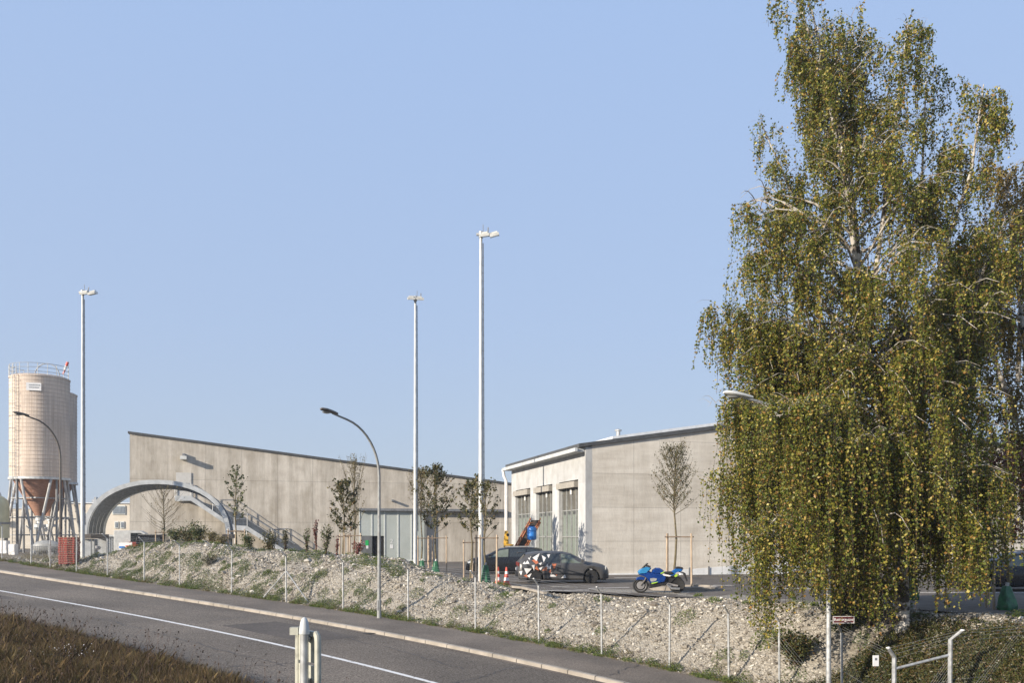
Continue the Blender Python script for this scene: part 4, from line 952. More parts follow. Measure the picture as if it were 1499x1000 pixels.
# ---------------------------------------------------------------- lamps and masts
def street_lamp(label, X, Y, adir, reach, H, pm, hm):
    zb = gz(X, Y); t = thing('street_lamp', label, 'street lamp', (X, Y, zb), math.atan2(adir[1], adir[0]), 'curved street lamps along the footpath')
    pts = [(0, 0, -.2), (0, 0, 2), (0, 0, 4), (0, 0, H - 2.35)]; rad = [.072, .066, .06, .052]
    a_ = reach * .68 / .792; b_ = 2.23 / (.978 + .30 * reach * .208 / (.978 * a_))
    for k in range(1, 11):
        q = R(78 * k / 10); pts.append((a_ * (1 - math.cos(q)), 0, H - 2.35 + b_ * math.sin(q))); rad.append(.055 - .0015 * k)
    pts.append((reach * .98, 0, H - .12)); rad.append(.036)
    MB().tube(pts, rad, 10).build('pole', pm, t, smooth=True)
    MB().lathe([(.11, -.2), (.11, .02), (.085, .05), (.085, .9), (.072, .93)], n=14).build('pole_sleeve', pm, t)
    mb = MB(); c, s_ = math.cos(.12), math.sin(.12); M = Matrix(((c, 0, -s_), (0, 1, 0), (s_, 0, c)))
    prof = [(-.12, .05, .05), (0, .07, .07), (.18, .11, .085), (.45, .14, .09), (.62, .12, .07), (.70, .05, .03)]
    vs = []; n = 12
    for x, ry, rz2 in prof:
        for j in range(n):
            a = 2 * math.pi * j / n; z = math.sin(a) * rz2; z = z * (1 if z > 0 else .55); vs.append(M @ Vector((x, math.cos(a) * ry, z)))
    fs = [(i * n + j, i * n + (j + 1) % n, (i + 1) * n + (j + 1) % n, (i + 1) * n + j) for i in range(len(prof) - 1) for j in range(n)] + [tuple(range(n))[::-1], tuple(range((len(prof) - 1) * n, len(prof) * n))]
    h = MB().add([v + Vector((reach * .93, 0, H - .10)) for v in vs], fs).build('lamp_head', hm, t, smooth=True)
    g = MB().lathe([(.10, 0), (.09, -.03), (.04, -.055)], (0, 0, 0), 14).build('lens', 'glass_lens', h, smooth=True); g.location = (reach * .93 + .42, 0, H - .105); g.scale = (2.0, .95, 1)
    MB().bbox((.065, -.04, .5), (.091, .04, .9)).build('service_door', 'galv_dark', t)
    return t
street_lamp('weathered brown street lamp in front of the wooden silos', xat(88.5, 49.6), 49.6, (-.6, -.8), 1.95, 8.35, 'lamp_brown', 'lamp_brown')
lx_ = P(u_at_x(555, .25), .25); street_lamp('grey curved street lamp on the footpath in front of the gate of the long hall', lx_.x, lx_.y, (-.6, -.8), 2.45, 8.1, 'lamp_grey', 'lamp_brown')
rl = street_lamp('pale street lamp in front of the birch, carrying the street name sign', xat(1213, 23.2), 23.2, (-.96, -.28), 2.55, 5.83 - gz(xat(1213, 23.2), 23.2), 'galv', 'lamp_white')
# street name sign on the right lamp
ssn = thing('street_sign', 'dark red street name plate reading Reitergasse, mounted on the right lamp pole', 'street sign', at(1219, 908, 23.05), R(4))
sc_ = 23.05 / F
MB().bbox((0, -.012, -5.2 * sc_), (32 * sc_, .012, 5.2 * sc_)).build('plate', 'sign_maroon', ssn)
mb = MB(); w_ = .012; x1_ = 32 * sc_; h_ = 5.2 * sc_
mb.bbox((0, -.016, -h_), (x1_, -.0125, -h_ + w_)).bbox((0, -.016, h_ - w_), (x1_, -.0125, h_)).bbox((0, -.0165, -h_), (w_, -.0125, h_)).bbox((x1_ - w_, -.0165, -h_), (x1_, -.0125, h_)); mb.build('border', 'cone_white', ssn)
text('Reitergasse', .112, 'cone_white', ssn, (x1_ / 2, -.016, .004), (R(90), 0, 0), .002)
MB().tube([(-.06, 0, -.03), (.02, 0, -.03)], .02, 6).build('clamp', 'galv', ssn)

def mast(label, x, D, H, zb, rz, sym=False):
    t = thing('floodlight_mast', label, 'floodlight mast', (xat(x, D), D, zb), rz, 'tall floodlight masts round the yard')
    n = 10; pts = [(0, 0, -.3 + (H + .3) * k / n) for k in range(n + 1)]; MB().tube(pts, [.125 - .06 * k / n for k in range(n + 1)], 12).build('pole', 'galv_light', t, smooth=True)
    MB().lathe([(.16, -.3), (.16, .22), (.13, .25)], n=14).build('pole_sleeve', 'dark_metal', t)
    mb = MB()
    for k in range(int((H - 3) / .35)):
        z = 2.6 + k * .35; r = .125 - .06 * z / H; mb.tube([(r * .9, 0, z), (r + .06, 0, z), (r + .06, .03, z)], .012, 4)
    mb.tube([(.125 - .06 * 2.6 / H + .035, 0, 2.5), (.065 + .035, 0, H - .3)], .022, 4); mb.build('rung', 'galv_dark', t)
    hd = MB().lathe([(.10, H - .05), (.10, H + .22), (.05, H + .25)], n=12).box((.0 if sym else .25, 0, H + .1), (.9, .12, .1)).build('crossarm', 'galv', t)
    for k, (px, tilt) in enumerate([(-.24, 0), (.24, 0)] if sym else [(.18, -8), (.62, -14)]):
        M = Matrix.Rotation(R(tilt), 3, 'Y') @ Matrix.Rotation(R(12), 3, 'X')
        fl = MB().box((px, -.1, H + (.02 if not sym else .05)), (.42, .5, .12), M=M).box((px, .0, H + (.13 if not sym else .16)), (.26, .24, .14), M=M).build('floodlight', 'lamp_white', t)
        MB().box((px, -.12, H + (-.052 if not sym else -.02)), (.36, .42, .01), M=M).build('lens', 'glass_lens', fl)
    MB().tube([(.1, 0, H + .2), (.1, 0, H + .55)], .015, 5).tube([(.32, 0, H + .2), (.32, .05, H + .42)], .03, 5).build('sensor', 'galv_dark', t)
    return t
mast('tallest looking floodlight mast, beside the staked tree and traffic cones', 704, 40, 15.8, -.1, R(-4))
mast('floodlight mast in front of the right end of the grey gate', 608, 51, 15.8, -.04, R(12), True)
mast('floodlight mast at the left, beside the red frames and the arched canopy', 121, 51.1, 15.8, .33, R(0))

# ---------------------------------------------------------------- fences
def fence_run(label, posts, arm_dir, pr, wires=True, mesh_h=1.95, step=.11, braces=(), name='chain_link_fence', skip_last=False):
    b0 = posts[0]; t = thing(name, label, 'fence', b0)
    for i, p in enumerate(posts):
        if skip_last and i == len(posts) - 1: continue
        q = p - b0; a = arm_dir[i] if isinstance(arm_dir, list) else arm_dir
        lean = Vector((rnd.uniform(-.02, .02), rnd.uniform(-.02, .02), 0))
        pm = MB().tube([q - Vector((0, 0, .25)), q + Vector((0, 0, 2.0)) + lean, q + a * .27 + lean + Vector((0, 0, 2.25))], [pr, pr, pr * .8], 8).build('post', 'galv', t)
        cap = MB().lathe([(pr * .95, -.01), (pr * .95, .012), (.004, .022)], q + a * .27 + lean + Vector((0, 0, 2.25)), 8).build('post_cap', 'cone_white', pm)
    for (i, ddx) in braces:
        q = posts[i] - b0; MB().tube([q + Vector((0, 0, 1.35)), q + ddx], .028, 6).build('brace', 'galv', t)
    mw = MB(); bw = MB()
    for i in range(len(posts) - 1):
        a, b = posts[i] - b0, posts[i + 1] - b0; L_ = (b - a).length; n = int(L_ / step)
        aa, ab = (arm_dir[i], arm_dir[i + 1]) if isinstance(arm_dir, list) else (arm_dir, arm_dir)
        for k in range(n):
            for sgn in (1, -1):
                t0 = k / n; t1 = t0 + sgn * mesh_h / L_; h0, h1 = .05, mesh_h
                if t1 > 1: h1 = .05 + (mesh_h - .05) * (1 - t0) / (t1 - t0); t1 = 1
                if t1 < 0: h1 = .05 + (mesh_h - .05) * (t0 / (t0 - t1)); t1 = 0
                p = a.lerp(b, t0) + Vector((0, 0, h0)); q = a.lerp(b, t1) + Vector((0, 0, h1)); mw.tube([p, q], .0016, 3, cap=False)
        for h in (.06, 1.0, mesh_h): mw.tube([a + Vector((0, 0, h)), b + Vector((0, 0, h))], .003, 3, cap=False)
        for f in (.25, .6, .95): bw.tube([a + aa * .27 * f + Vector((0, 0, 2 + .25 * f)), b + ab * .27 * f + Vector((0, 0, 2 + .25 * f))], .003, 3, cap=False)
    mw.build('wire_mesh', 'wire', t); bw.build('barbed_wire', 'wire', t); return t
FV = -.22
px_ = [-40, 3, 45.5, 73.5, 112, 157.5, 211, 263, 339, 419, 502.5, 597.5, 696, 789, 881, 980, 1067, 1141, 1233]
posts = []
for x in px_:
    u = u_at_x(x, FV); p = P(u, FV); p.z = gz(p.x, p.y); posts.append(p)
tha = .68; adir = Vector((-math.sin(tha), -math.cos(tha), 0))
c1 = at(1308, 950, 21.6); c1.z = gz(c1.x, c1.y)
fence_run('long galvanised wire mesh fence with slanted tops along the foot of the gravel mound', posts + [Vector((c1.x - .12, c1.y + .1, c1.z))], adir, .033, skip_last=True, braces=[(9, Vector((1.15, -.45, -.1))), (9, Vector((-1.2, .75, .15)))])
c1b = Vector((c1.x, c1.y, c1.z)); c2 = at(1390, 950, 21.9); c2.z = CH - (937 - YH) * 21.9 / F - 2.0; c3 = Vector((c2.x + 2.9, c2.y + .9, c2.z + .1))
ad2 = Vector((.55, -.3, 0)).normalized()
f2 = fence_run('thick posted corner fence with barbed wire at the lower right, before the ivy bank', [c1b, c2, c3, c3 + Vector((2.9, .9, .1))], [Vector((-.75, -.5, 0)), ad2, ad2, ad2], .055, step=.09, braces=[(0, Vector((-.9, -.5, 0)))])
MB().tube([Vector((.02, 0, 1.72)), c2 - c1b + Vector((0, 0, 1.62))], .035, 8).build('top_rail', 'galv', f2)
plq = thing('notice_plate', 'small white notice plate on the wire mesh left of the thick corner post', 'notice', at(1282, 968, 21.4), R(10))
MB().bbox((-.075, -.01, -.13), (.075, .01, .13)).build('plate', 'cone_white', plq); MB().bbox((-.03, -.014, .01), (.03, -.0105, .07)).build('mark', 'galv_dark', plq)
# low bar barrier on the left lot
lb = thing('bar_barrier', 'low grey barrier of upright bars between the silos and the footpath', 'barrier', (xat(47, 60), 60, .45), R(3)); mb = MB()
Lb = 2.2
for k in range(19): mb.tube([(k * .118, 0, -.2), (k * .118, 0, 1.05)], .016, 4)
mb.tube([(0, 0, 1.05), (Lb, 0, 1.05)], .03, 5).tube([(0, 0, .1), (Lb, 0, .1)], .03, 5); mb.build('bar_panel', 'galv_dark', lb)
for k in (0, .5, 1): MB().tube([(k * Lb, 0, -.3), (k * Lb, 0, 1.15)], .045, 6).build('post', 'galv', lb)

# near sign seen from behind
ns = thing('sign_post', 'capped grey pole with the back of a cream sign in the near foreground', 'road sign', (xat(445.5, 9), 9, gz(xat(445.5, 9), 9)))
zt = CH - (924 - YH) * 9 / F - ns.location.z
MB().tube([(0, 0, -.3), (0, 0, zt)], .042, 20).build('pole', 'galv', ns, smooth=True)
MB().lathe([(.052, zt - .035), (.055, zt - .02), (.051, zt + .02), (.040, zt + .09), (.027, zt + .122), (.009, zt + .136)], n=20).build('pole_cap', 'galv_light', ns, smooth=True)
A = R(-50); M = Matrix.Rotation(A, 3, 'Z')
def nb(mb, x0, x1, y0, y1, z0, z1):
    mb.box(M @ Vector(((x0 + x1) / 2, (y0 + y1) / 2, 0)) + Vector((0, .16, (z0 + z1) / 2)), (x1 - x0, y1 - y0, z1 - z0), rz=A); return mb
zs = zt - .015
for k, (a, b) in enumerate([(-.30, 0), (-.60, -.304), (-.95, -.604), (-1.3, -.954)]):
    nb(MB(), -.19, .19, -.012, .012, zs + a - .02, zs + b - .05).build('sign_panel', 'sign_cream', ns)
for x in (-.215, .215):
    rim = MB(); c = M @ Vector((x, 0, 0)) + Vector((0, .16, 0)); ex = M @ Vector((1, 0, 0))
    rim.tube([c + Vector((0, 0, zs - 1.35)), c + Vector((0, 0, zs - .10)), c - ex * (.012 if x > 0 else -.012) + Vector((0, 0, zs - .045)), c - ex * (.05 if x > 0 else -.05) + Vector((0, 0, zs - .015))], .034, 10); rim.build('rim', 'sign_cream', ns, smooth=True)
nb(MB(), -.18, .18, -.03, .03, zs - .045, zs + .0).build('top_rail', 'sign_cream', ns)
MB().box((-.105, .03, zs + .01), (.085, .075, .075)).build('bracket_block', 'sign_cream', ns)
MB().box((0, .07, zs - .5), (.1, .1, .04)).box((0, .07, zs - .07), (.1, .1, .03)).build('clamp', 'galv', ns)

# ---------------------------------------------------------------- vegetation
def young_tree(label, x, D, zb, H, stem, rad, kind, lm, nl, nb_=26, lsize=.10, tilt=50, top_bare=0, cat='tree', name='young_tree', seed=1, bulge=.35):
    rg = np.random.default_rng(seed); X = xat(x, D); t = thing(name, label, cat, (X, D, zb))
    n = 8; st = [Vector((.05 * math.sin(k * 1.3 + seed), .04 * math.cos(k * 1.7 + seed), (H) * k / n - .1)) for k in range(n + 1)]
    MB().tube(st, [.055 * (1 - .9 * k / n) + .004 for k in range(n + 1)], 7).build('trunk', 'young_bark', t, smooth=True)
    mb = MB(); pts = []
    for i in range(nb_):
        f = (i + .5) / nb_; z = stem + (H - stem) * f * .93; az = i * 2.4 + rg.uniform(-.4, .4)
        prof = (math.sin(math.pi * min(1, (f + .18) ** .8 * .88)) ** .8) if kind != 'fan' else (1 - f) * .9 + .25
        L_ = rad * prof * rg.uniform(.65, 1.15) + .12; el = R(tilt + 22 * f + rg.uniform(-10, 10))
        o = Vector((0, 0, z)); d = Vector((math.cos(az) * math.cos(el), math.sin(az) * math.cos(el), math.sin(el)))
        L3 = L_ / max(.35, math.cos(el)); L3 = min(L3, (H - z) * 1.0 + .35)
        p1 = o + d * L3 * .5 + Vector((0, 0, -.03)); p2 = o + d * L3 + Vector((0, 0, .1 * L3))
        mb.tube([o, p1, p2], [.014, .009, .004], 4)
        for k in range(2):
            az2 = az + rg.uniform(-1, 1); q = o.lerp(p2, rg.uniform(.35, .75)); e2 = q + Vector((math.cos(az2) * .3, math.sin(az2) * .3, .35)) * L3 * .4
            mb.tube([q, e2], [.007, .003], 3); pts += [(q, e2)] * 1
        pts += [(o.lerp(p2, .2), p2)] * 2
    mb.build('branches', 'young_bark', t)
    if nl:
        j = rg.integers(0, len(pts), nl); tt = rg.uniform(0, 1.02, nl)
        Pp = np.array([list(pts[a][0].lerp(pts[a][1], float(b))) for a, b in zip(j, tt)]) + rg.normal(size=(nl, 3)) * .055
        npmesh('foliage', leaf_quads(Pp, lsize, rg), 4, lm, t)
    return t
def stakes(label, x, D, zb, wd=.95, H=2.2, rz=0):
    t = thing('tree_stakes', label, 'tree stakes', (xat(x, D), D, zb), rz, 'wooden stake frames round the young trees')
    c = [(-wd / 2, -.12), (wd / 2, -.25), (-wd / 2 + .16, .6)] if wd > .8 else [(-wd / 2, 0), (wd / 2, 0), (0.1, .5)]
    for a, b in c: MB().tube([(a, b, -.3), (a + rnd.uniform(-.02, .02), b, H)], [.042, .036], 8).build('stake', 'stake_wood', t)
    for (i, j) in ((0, 1), (1, 2), (2, 0)):
        a = Vector((c[i][0], c[i][1], H - .14)); b = Vector((c[j][0], c[j][1], H - .14)); d = (b - a).normalized() * .08
        MB().tube([a - d, b + d], .032, 6).build('crossbar', 'bar_wood', t)
    return t
def bag(label, x, D, zb, r=.27, h=.85):
    t = thing('watering_bag', label, 'watering bag', (xat(x, D), D, zb)); vs = []; fs = []; n = 20; K = 9; rg = random.Random(int(x))
    for i in range(K + 1):
        f = i / K; rr = r * (1 - .62 * f ** 1.3) * (1 if i else .8)
        for j in range(n):
            a = 2 * math.pi * j / n; q = rr * (1 + .09 * math.sin(5 * a + f * 3 + x) + rg.uniform(-.04, .04)); vs.append((q * math.cos(a), q * math.sin(a) * .8, h * f))
    fs = [(i * n + j, i * n + (j + 1) % n, (i + 1) * n + (j + 1) % n, (i + 1) * n + j) for i in range(K) for j in range(n)] + [tuple(range(n))[::-1], tuple(range(K * n, K * n + n))]
    MB().add(vs, fs).build('bag', 'green_bag', t, smooth=True); MB().tube([(0, 0, h - .02), (.02, 0, h + .1)], .05, 6).build('bag_neck', 'galv', t); return t
def G(x, D): return gz(xat(x, D), D)
young_tree('bare young tree seen through the arched canopy', 240, 53, G(240, 53) , 4.3 + .2, 1.5, 1.35, 'oval', 'leaf_olive', 260, 44, .07, 30, seed=3)
stakes('stake frame round the bare tree before the arched canopy', 241, 53, G(240, 53), .95, 2.25 - G(240, 53) + .3)
young_tree('young tree with a long bare leader beside the right foot of the arch', 345, 50, G(345, 50), 6.0 - G(345, 50), 2.3, .62, 'oval', 'leaf_green', 420, 22, .13, 38, seed=5)
stakes('stake frame beside the right foot of the arched canopy', 348, 50, G(345, 50), .95, 2.6 - G(345, 50))
young_tree('leafy dark young tree just left of the grey gate', 503, 47, G(503, 47), 5.1 - G(503, 47), 2.2, .85, 'oval', 'leaf_dark', 1500, 34, .13, 35, seed=8)
young_tree('thin yellowing young tree with upright twigs left of the grey gate', 519, 51, G(519, 51), 6.4 - G(519, 51), 2.4, .95, 'oval', 'leaf_olive', 700, 40, .075, 62, seed=9)
stakes('stake frame left of the grey gate, nearer the lamp', 517, 47, G(503, 47), .85, 2.35 - G(503, 47)); stakes('stake frame left of the grey gate, farther and narrower', 505, 50, G(519, 50), .6, 2.3 - G(519, 50))
young_tree('yellow olive young tree overlapping the mast at the gate', 617, 54, 0, 6.0, 3.0, 1.1, 'oval', 'leaf_olive', 1700, 44, .085, 52, seed=11)
stakes('stake frame touching the mast at the right end of the gate', 617, 53.5, 0, .85, 2.2)
bag('green watering bag round the tree at the right end of the gate', 618, 52.5, 0, .24, .75)
young_tree('dense dark young tree with a wispy top right of the gate', 638, 49.5, .02, 6.2, 2.3, 1.15, 'oval', 'leaf_dark', 2300, 44, .125, 30, seed=14)
stakes('stake frame round the dense dark tree right of the gate', 641, 49.5, .02, 1.0, 2.2)
bag('green watering bag at the dense dark tree right of the gate', 638, 48.8, .02, .25, .8)
young_tree('dark leafy young tree left of the tallest mast', 690, 45.5, 0, 5.0, 2.3, .85, 'oval', 'leaf_dark', 1500, 32, .125, 35, seed=17)
stakes('small stake frame left of the tallest mast', 688, 45.5, 0, .62, 2.0)
young_tree('sparse reddish young tree right of the tallest mast', 710, 38.4, .02, 4.4, 2.0, .6, 'oval', 'leaf_dark', 520, 22, .11, 50, seed=19)
stakes('stake frame in front of the tallest mast, beside the traffic cones', 712, 37.8, .0, .88, 2.25)
bag('green watering bag beside the traffic cones', 711, 38.0, .0, .24, .95)
young_tree('rounded young tree with fine upturned twigs before the pale hall', 988, 36, .05, 5.65, 3.0, .86, 'fan', 'leaf_dark', 3000, 62, .06, 40, seed=23)
stakes('stake frame behind the blue motorcycle', 993, 36, .05, .98, 2.25)
isl = MB(); n = 24; vs = []
for z, r in ((-.1, 1), (.13, 1), (.15, .96), (.15, .86), (.08, .85)):
    for j in range(n): a = 2 * math.pi * j / n; vs.append((math.copysign(abs(math.cos(a)) ** .5, math.cos(a)) * 1.35 * r, math.copysign(abs(math.sin(a)) ** .5, math.sin(a)) * .8 * r, z))
isl.add(vs, [(i * n + j, i * n + (j + 1) % n, (i + 1) * n + (j + 1) % n, (i + 1) * n + j) for i in range(4) for j in range(n)] + [tuple(range(4 * n, 5 * n))])
io = isl.build('tree_island', 'kerb_stone'); io.location = (xat(1002, 36), 36.2, .012); tag(io, 'low stone kerbed tree island behind the blue motorcycle', 'kerb island')
young_tree('young tree behind the birch, with its own green bag near the trunk', 1334, 31, .02, 4.6, 2.2, .8, 'oval', 'leaf_dark', 1100, 30, .12, 35, seed=29)
stakes('stake frame behind the trunk of the birch', 1348, 31, .0, .9, 2.2); bag('green watering bag seen just right of the birch trunk', 1337, 30.4, .0, .2, .85)
young_tree('red tinged young tree at the right edge beyond the fence', 1474, 26.5, .0, 4.6, 2.0, .9, 'oval', 'leaf_red', 700, 30, .12, 35, seed=31)
stakes('stake frame at the right edge of the yard', 1475, 26.5, .0, .95, 2.25); bag('dark green watering bag at the right edge', 1474, 26.2, .0, .3, .72)

def shrub(label, X, Y, w_, h, nl, lm, lsize=.09, name='shrub', cat='shrub', seed=0, stems=9):
    rg = np.random.default_rng(seed + 100); z = gz(X, Y); t = thing(name, label, cat, (X, Y, z)); mb = MB(); ends = []
    for k in range(stems):
        a = rg.uniform(0, 6.28); e = Vector((math.cos(a) * w_ / 2 * rg.uniform(.2, 1), math.sin(a) * w_ / 2 * rg.uniform(.2, 1), h * rg.uniform(.6, 1.1))); m_ = e * .5 + Vector((0, 0, h * .12))
        mb.tube([(0, 0, -.1), m_, e], [.014, .009, .004], 4); ends += [(Vector((0, 0, h * .1)), m_), (m_, e), (m_, e)]
    mb.build('stems', 'twig', t); j = rg.integers(0, len(ends), nl); tt = rg.uniform(0, 1.05, nl)
    Pp = np.array([list(ends[a][0].lerp(ends[a][1], float(b))) for a, b in zip(j, tt)]) + rg.normal(size=(nl, 3)) * w_ * .09
    npmesh('leaves', leaf_quads(Pp, lsize, rg), 4, lm, t); return t
cs = [(256, 798, .9, .8, 700, 'leaf_green', 'leafy shrub on the mound crest just right of the bare tree'), (275, 797, 1.2, .9, 1100, 'leaf_dark', 'widest dark shrub on the mound crest under the arch'), (290, 797, 1.0, 1.3, 1000, 'leaf_green', 'tallest green shrub on the mound crest under the arch'), (308, 800, 1.0, .7, 500, 'leaf_olive', 'dry olive shrub on the crest left of the arch foot'), (325, 803, .8, .6, 350, 'leaf_olive', 'small dry shrub at the right foot of the arch'), (366, 806, .8, .9, 420, 'leaf_green', 'green shrub right of the stake frame at the stair'), (393, 808, 1.0, 1.1, 650, 'leaf_dark', 'dark shrub before the lower stair flight'), (418, 809, .6, 1.0, 300, 'leaf_dark', 'thin shrub by the braced fence post'), (449, 812, .5, 1.1, 180, 'leaf_green', 'forked sapling on the crest left of the red shrub'), (463, 814, .3, 1.5, 240, 'leaf_red', 'slender red leaved shrub on the mound crest'), (477, 815, .7, 1.5, 420, 'leaf_green', 'yellow green sapling right of the red shrub'), (493, 817, .25, .9, 140, 'leaf_red', 'short red leaved shrub beside the stakes'), (523, 819, .7, .6, 260, 'leaf_red', 'low crimson plant at the foot of the gate side stakes')]
for i, (x, y, w_, h, nl, lm, lab) in enumerate(cs):
    u = u_at_x(x, -WC - .3); p = P(u, -WC - .3); k_ = 1.35 if w_ >= .8 else 1; shrub(lab, p.x, p.y, w_ * k_, h * (.85 if k_ > 1 else 1), int(nl * k_), lm, .085, seed=i)
for i, (x, w, h, lab) in enumerate([(317, 1.7, .9, .0)] and [(300, 1.6, .8, 'dark rounded bush halfway down the gravel slope')]):
    u = u_at_x(305, -1.7); p = P(u, -1.7); shrub(lab, p.x, p.y, .9, .5, 700, 'leaf_dark', .06, seed=40)

# stones on the embankment
def stones(name, N, smin, smax, ur, wr_, seed, label):
    rg = np.random.default_rng(seed); u = rg.uniform(*ur, N); wv = rg.uniform(*wr_, N)
    X, D, th, Z = pu(u); x = X + np.sin(th) * wv; y = D + np.cos(th) * wv
    zc_ = np.interp(u, _cu, _cz); keep = (rg.uniform(size=N) < .55 + .6 * (np.sin(u * 1.1 + wv * 1.9) * np.sin(u * .43 - wv * 2.3 + 1) + .4)) & (wv < WC + .5 + np.maximum(.2, zc_ * 1.6)) & ~((u > 25) & (wv < 2.4 + .5 * np.sin(u * 2)) & (rg.uniform(size=N) < .85)) & ((wv > .5) | (rg.uniform(size=N) < .35))
    x, y = x[keep], y[keep]; z = ground(x, y); n = len(x)
    ph = (1 + 5 ** .5) / 2; b = np.array([(-1, ph, 0), (1, ph, 0), (-1, -ph, 0), (1, -ph, 0), (0, -1, ph), (0, 1, ph), (0, -1, -ph), (0, 1, -ph), (ph, 0, -1), (ph, 0, 1), (-ph, 0, -1), (-ph, 0, 1)]) / 1.9
    f = np.array([(0, 11, 5), (0, 5, 1), (0, 1, 7), (0, 7, 10), (0, 10, 11), (1, 5, 9), (5, 11, 4), (11, 10, 2), (10, 7, 6), (7, 1, 8), (3, 9, 4), (3, 4, 2), (3, 2, 6), (3, 6, 8), (3, 8, 9), (4, 9, 5), (2, 4, 11), (6, 2, 10), (8, 6, 7), (9, 8, 1)])
    s = smin * (smax / smin) ** (rg.uniform(size=n) ** 2.2) * .5
    V = b[None] * (1 + rg.normal(size=(n, 12, 1)) * .24); V = V * (s[:, None] * rg.uniform(.6, 1.25, (n, 3)) * [1.15, 1.15, .75])[:, None, :]
    a = rg.uniform(0, 6.28, n); c, s2 = np.cos(a)[:, None], np.sin(a)[:, None]
    V = np.stack([V[..., 0] * c - V[..., 1] * s2, V[..., 0] * s2 + V[..., 1] * c, V[..., 2] + V[..., 0] * rg.uniform(-.5, .5, n)[:, None]], -1)
    V += np.stack([x, y, z + s * .15], -1)[:, None, :]
    Fc = (f[None] + (np.arange(n) * 12)[:, None, None]).reshape(-1, 3)
    o = npmesh(name, V, 3, 'stone', faces=Fc); return tag(o, label, 'stones', kind='stuff')
stones('gravel_stones', 150000, .026, .135, (-24, 36), (.15, 7.5), 3, 'loose beige gravel and stones covering the embankment')
stones('large_stones', 420, .15, .32, (-22, 32), (.3, 5.5), 8, 'larger pale rubble stones lying among the gravel')
# weeds on the embankment and along the verge
def scatter_leaves(name, cl, lm, lsize, label, cat, seed, droop=0):
    rg = np.random.default_rng(seed); out = []
    for (X, Y, r, h, n) in cl:
        a = rg.uniform(0, 6.28, n); q = r * np.sqrt(rg.uniform(size=n)); x = X + q * np.cos(a); y = Y + q * np.sin(a)
        out.append(np.stack([x, y, h * rg.uniform(.05, 1, n) ** 1.3 * (1 - .6 * (q / r) ** 2)], 1))
    Pp = np.concatenate(out); Pp[:, 2] += ground(Pp[:, 0], Pp[:, 1])
    return tag(npmesh(name, leaf_quads(Pp, lsize, rg, droop, .4), 4, lm), label, cat, kind='stuff')
cl = []
for k in range(330):
    u = rnd.uniform(-20, 30) if k < 120 else rnd.uniform(-18, 6); wv = abs(rnd.gauss(0, 1)) * 1.6 + .3 if rnd.random() < .55 else rnd.uniform(2.6, 5.2)
    p = P(u, -wv); r = rnd.uniform(.08, .38) * rnd.choice([.7, 1, 1.3]); cl.append((p.x, p.y, r * 1.1, rnd.uniform(.08, .26), int(800 * r)))
scatter_leaves('weeds', cl, 'weed_green', .065, 'low green weeds in patches over the gravel embankment', 'weeds', 5)
cl = []
for k in range(620):
    u = rnd.uniform(-24, 34); d = .5 + .5 * math.sin(u * .9) * math.sin(u * 2.3 + 1)
    if rnd.random() > .35 + .6 * d: continue
    p = P(u, -rnd.uniform(.04, .5)); r = rnd.uniform(.08, .28); cl.append((p.x, p.y, r, rnd.uniform(.05, .28), int(620 * r)))
for x, y, r, h in [(250, 52, 1, 1)]: pass
scatter_leaves('verge_weeds', cl, 'weed_green', .06, 'strip of green and dry weeds between fence and footpath', 'weeds', 6)
cl = []
for k in range(330):
    u = rnd.uniform(-24, 32); p = P(u, -rnd.uniform(.02, .7)); r = rnd.uniform(.1, .4); cl.append((p.x, p.y, r, rnd.uniform(.05, .22), int(260 * r)))
for k in range(60):
    X = rnd.uniform(-34, -26); Y = rnd.uniform(51, 62); cl.append((X, Y, rnd.uniform(.3, .8), rnd.uniform(.2, .6), 160))
scatter_leaves('dry_weeds', cl, 'leaf_olive', .055, 'dry yellowed weeds on the verge and the left lot', 'weeds', 7)

